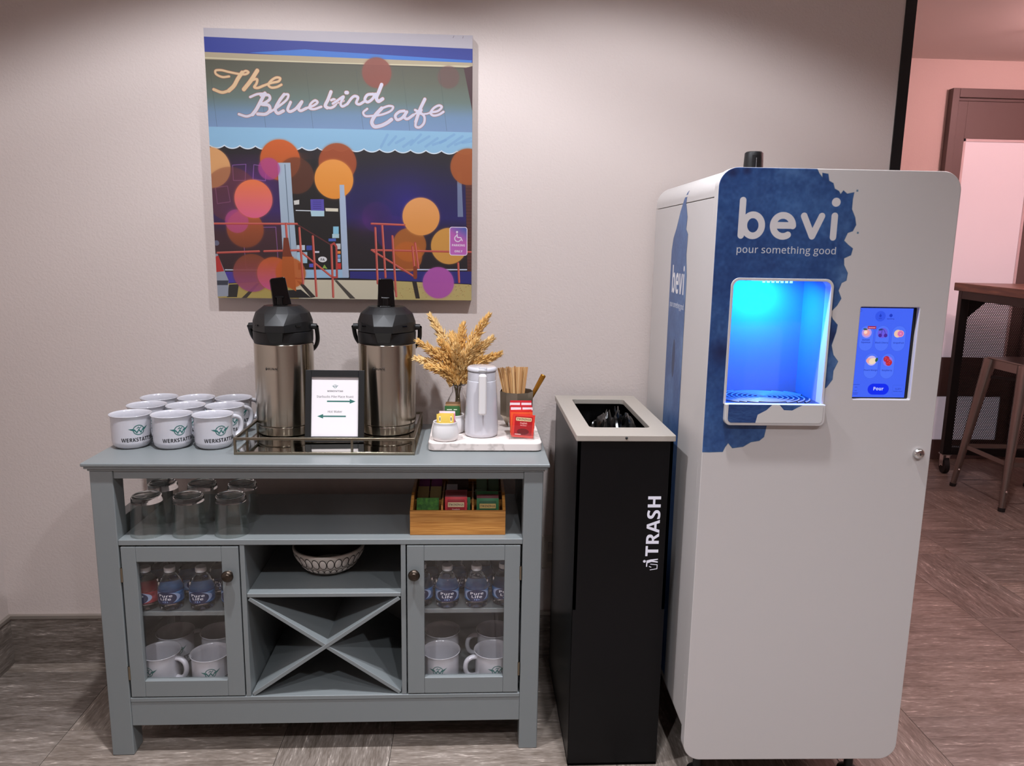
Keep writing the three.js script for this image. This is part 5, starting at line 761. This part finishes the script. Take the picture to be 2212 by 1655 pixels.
// ---------------------------------------------------------------- bamboo tea box on the open shelf
{
  const z1 = 0.472, x0 = 0.2835, x1 = 0.5475, d = 0.24, hF = 0.07, hB = 0.1, w = x1 - x0, cx = (x0 + x1) / 2, t = 0.008;
  const n = noiseField(512, 256, 3, 40, 4), bam = mat(0xffffff, 0.42, { map: ctex(paint(512, 256, (i) => lerp3([164, 106, 44], [208, 150, 78], Math.max(0, Math.min(1, (n[i] - 0.25) * 2)))), { repeat: [4, 8] }) });
  const o = thing('tea_box', 'bamboo tea box with nine compartments on the open shelf', 'box', [cx, SHELF + 0.0003, z1 - d / 2]);
  part(o, 'front_board', rbox(w, hF, t, 0.001, 0, hF / 2, d / 2 - t / 2), bam); part(o, 'back_board', rbox(w, hB, t, 0.001, 0, hB / 2, -d / 2 + t / 2), bam); part(o, 'bottom_board', rbox(w - 2 * t, 0.005, d - 2 * t, 0.0005, 0, 0.0026, 0), bam);
  for (const s of [-1, 1]) { const S = new THREE.Shape([new THREE.Vector2(-d / 2 + t, 0), new THREE.Vector2(d / 2 - t, 0), new THREE.Vector2(d / 2 - t, hF), new THREE.Vector2(d / 2 - 0.07, hB), new THREE.Vector2(-d / 2 + t, hB)]); part(o, 'side_board', uvBox(extrude(S, t).rotateY(-Math.PI / 2).translate(s > 0 ? w / 2 : -w / 2 + t, 0, 0)), bam); }
  for (const x of [-0.044, 0.041]) part(o, 'divider', rbox(0.005, 0.078, d - 2 * t, 0.0005, x, 0.044, 0), bam); for (const z of [0.035, -0.038]) part(o, 'divider', rbox(w - 2 * t, 0.07, 0.004, 0.0005, 0, 0.04, z), bam);
  const face = (c1, c2, band, word) => mat(0xffffff, 0.4, { map: ctex(canvas(256, 256, (g) => { g.fillStyle = c1; g.fillRect(0, 0, 256, 256); g.fillStyle = c2; g.beginPath(); g.roundRect(26, 28, 204, 204, 16); g.fill(); g.fillStyle = band; g.fillRect(34, 60, 188, 50); g.fillStyle = '#1c1414'; g.font = 'bold 34px serif'; g.textAlign = 'center'; g.fillText('TWININGS', 128, 97, 176); g.fillStyle = '#f0e0d0'; g.font = '26px serif'; g.fillText(word, 128, 146); })) });
  const red = face('#c4262e', '#9a141e', '#e2c89c', 'English'), green = face('#1f6a38', '#17512a', '#c9a860', 'Green'), leafN = noiseField(128, 128, 9, 9, 3), lime = mat(0xffffff, 0.75, { map: ctex(paint(128, 128, (i) => lerp3([20, 62, 12], [84, 140, 36], leafN[i]))) });
  const plain = { purple: mat(0x8a3c7c, 0.5), cream: mat(0xbfae74, 0.55), grey: mat(0xa8a4a8, 0.55), sage: mat(0x6d8a6c, 0.55), maroon: mat(0x6a1c24, 0.5), choc: mat(0x4a3228, 0.5), tan: mat(0xb58a5c, 0.5) };
  const big = packetOf.make(0.062, 0.066), small = packetOf.make(0.032, 0.055), bz = z1 - d / 2;
  const put = (g, m, nm, lab, x, y, z, tilt, group, turn = 0) => { const s = single(nm, g, m, lab, 'packet', group); s.position.set(cx + x, SHELF + 0.0065 + y, bz + z); s.rotation.set(-tilt, turn, 0, 'YXZ'); };
  put(big, lime, 'tea_sachet', 'leafy green tea sachet at the front of the tea box', -0.086, 0.022, 0.09, 0.5, 'sachets in the tea box'); put(big, lime, 'tea_sachet', 'leafy green tea sachet second in the tea box', -0.086, 0.018, 0.078, 0.42, 'sachets in the tea box');
  for (let k = 0; k < 3; k++) put(big, k ? plain.maroon : red, 'tea_sachet', `red tea sachet in the middle front compartment of the tea box, ${['foremost', 'second', 'third'][k]}`, -0.006, 0.026 + k * 0.005, 0.094 - k * 0.016, 0.3, 'sachets in the tea box'); put(big, green, 'tea_sachet', 'green tea sachet tucked behind the red one in the tea box', 0.003, 0.022, 0.086, 0.3, 'sachets in the tea box');
  for (let k = 0; k < 3; k++) put(big, k === 1 ? plain.maroon : green, 'tea_sachet', `tea sachet in the front compartment nearest the sideboard leg, ${['foremost with a gold band', 'dark red second', 'green third'][k]}`, 0.083, 0.022 + k * 0.005, 0.094 - k * 0.016, 0.3, 'sachets in the tea box');
  for (let k = 0; k < 4; k++) for (const s of [0, 1]) put(small, plain.cream, 'sugar_packet', 'cream sugar packet in the tea box', -0.103 + s * 0.036, 0.024 + k * 0.003, 0.024 - k * 0.013, 0.35, 'cream packets in the tea box');
  for (let k = 0; k < 3; k++) for (const s of [0, 1]) put(small, plain.purple, 'sugar_packet', 'purple packet in the tea box', -0.103 + s * 0.036, 0.034 + k * 0.002, -0.052 - k * 0.014, 0.3, 'purple packets in the tea box');
  for (let k = 0; k < 4; k++) put(small, plain.grey, 'sugar_packet', 'grey packet in the tea box', -0.02, 0.03 + k * 0.003, 0.022 - k * 0.013, 0.32, 'grey packets in the tea box');
  for (let k = 0; k < 3; k++) put(big, plain.choc, 'tea_sachet', 'dark brown sachet in the rear of the tea box', -0.003, 0.022 + k * 0.002, -0.052 - k * 0.014, 0.25, 'brown sachets in the tea box');
  for (let k = 0; k < 4; k++) for (const s of [0, 1]) put(small, plain.sage, 'sugar_packet', 'pale green packet in the tea box', 0.068 + s * 0.035, 0.03 + k * 0.003, -0.05 - k * 0.012 + (s ? 0 : 0.01), 0.3, 'pale green packets in the tea box');
  put(small, plain.sage, 'sugar_packet', 'pale green packet in the tea box', 0.064, 0.03, 0.004, 0.3, 'pale green packets in the tea box'); for (let k = 0; k < 2; k++) put(big, plain.maroon, 'tea_sachet', 'dark red sachet in the middle compartment nearest the sideboard leg', 0.085, 0.014, 0.018 - k * 0.016, 0.25, 'dark red sachets in the tea box');
}
renderer.render(scene, camera);
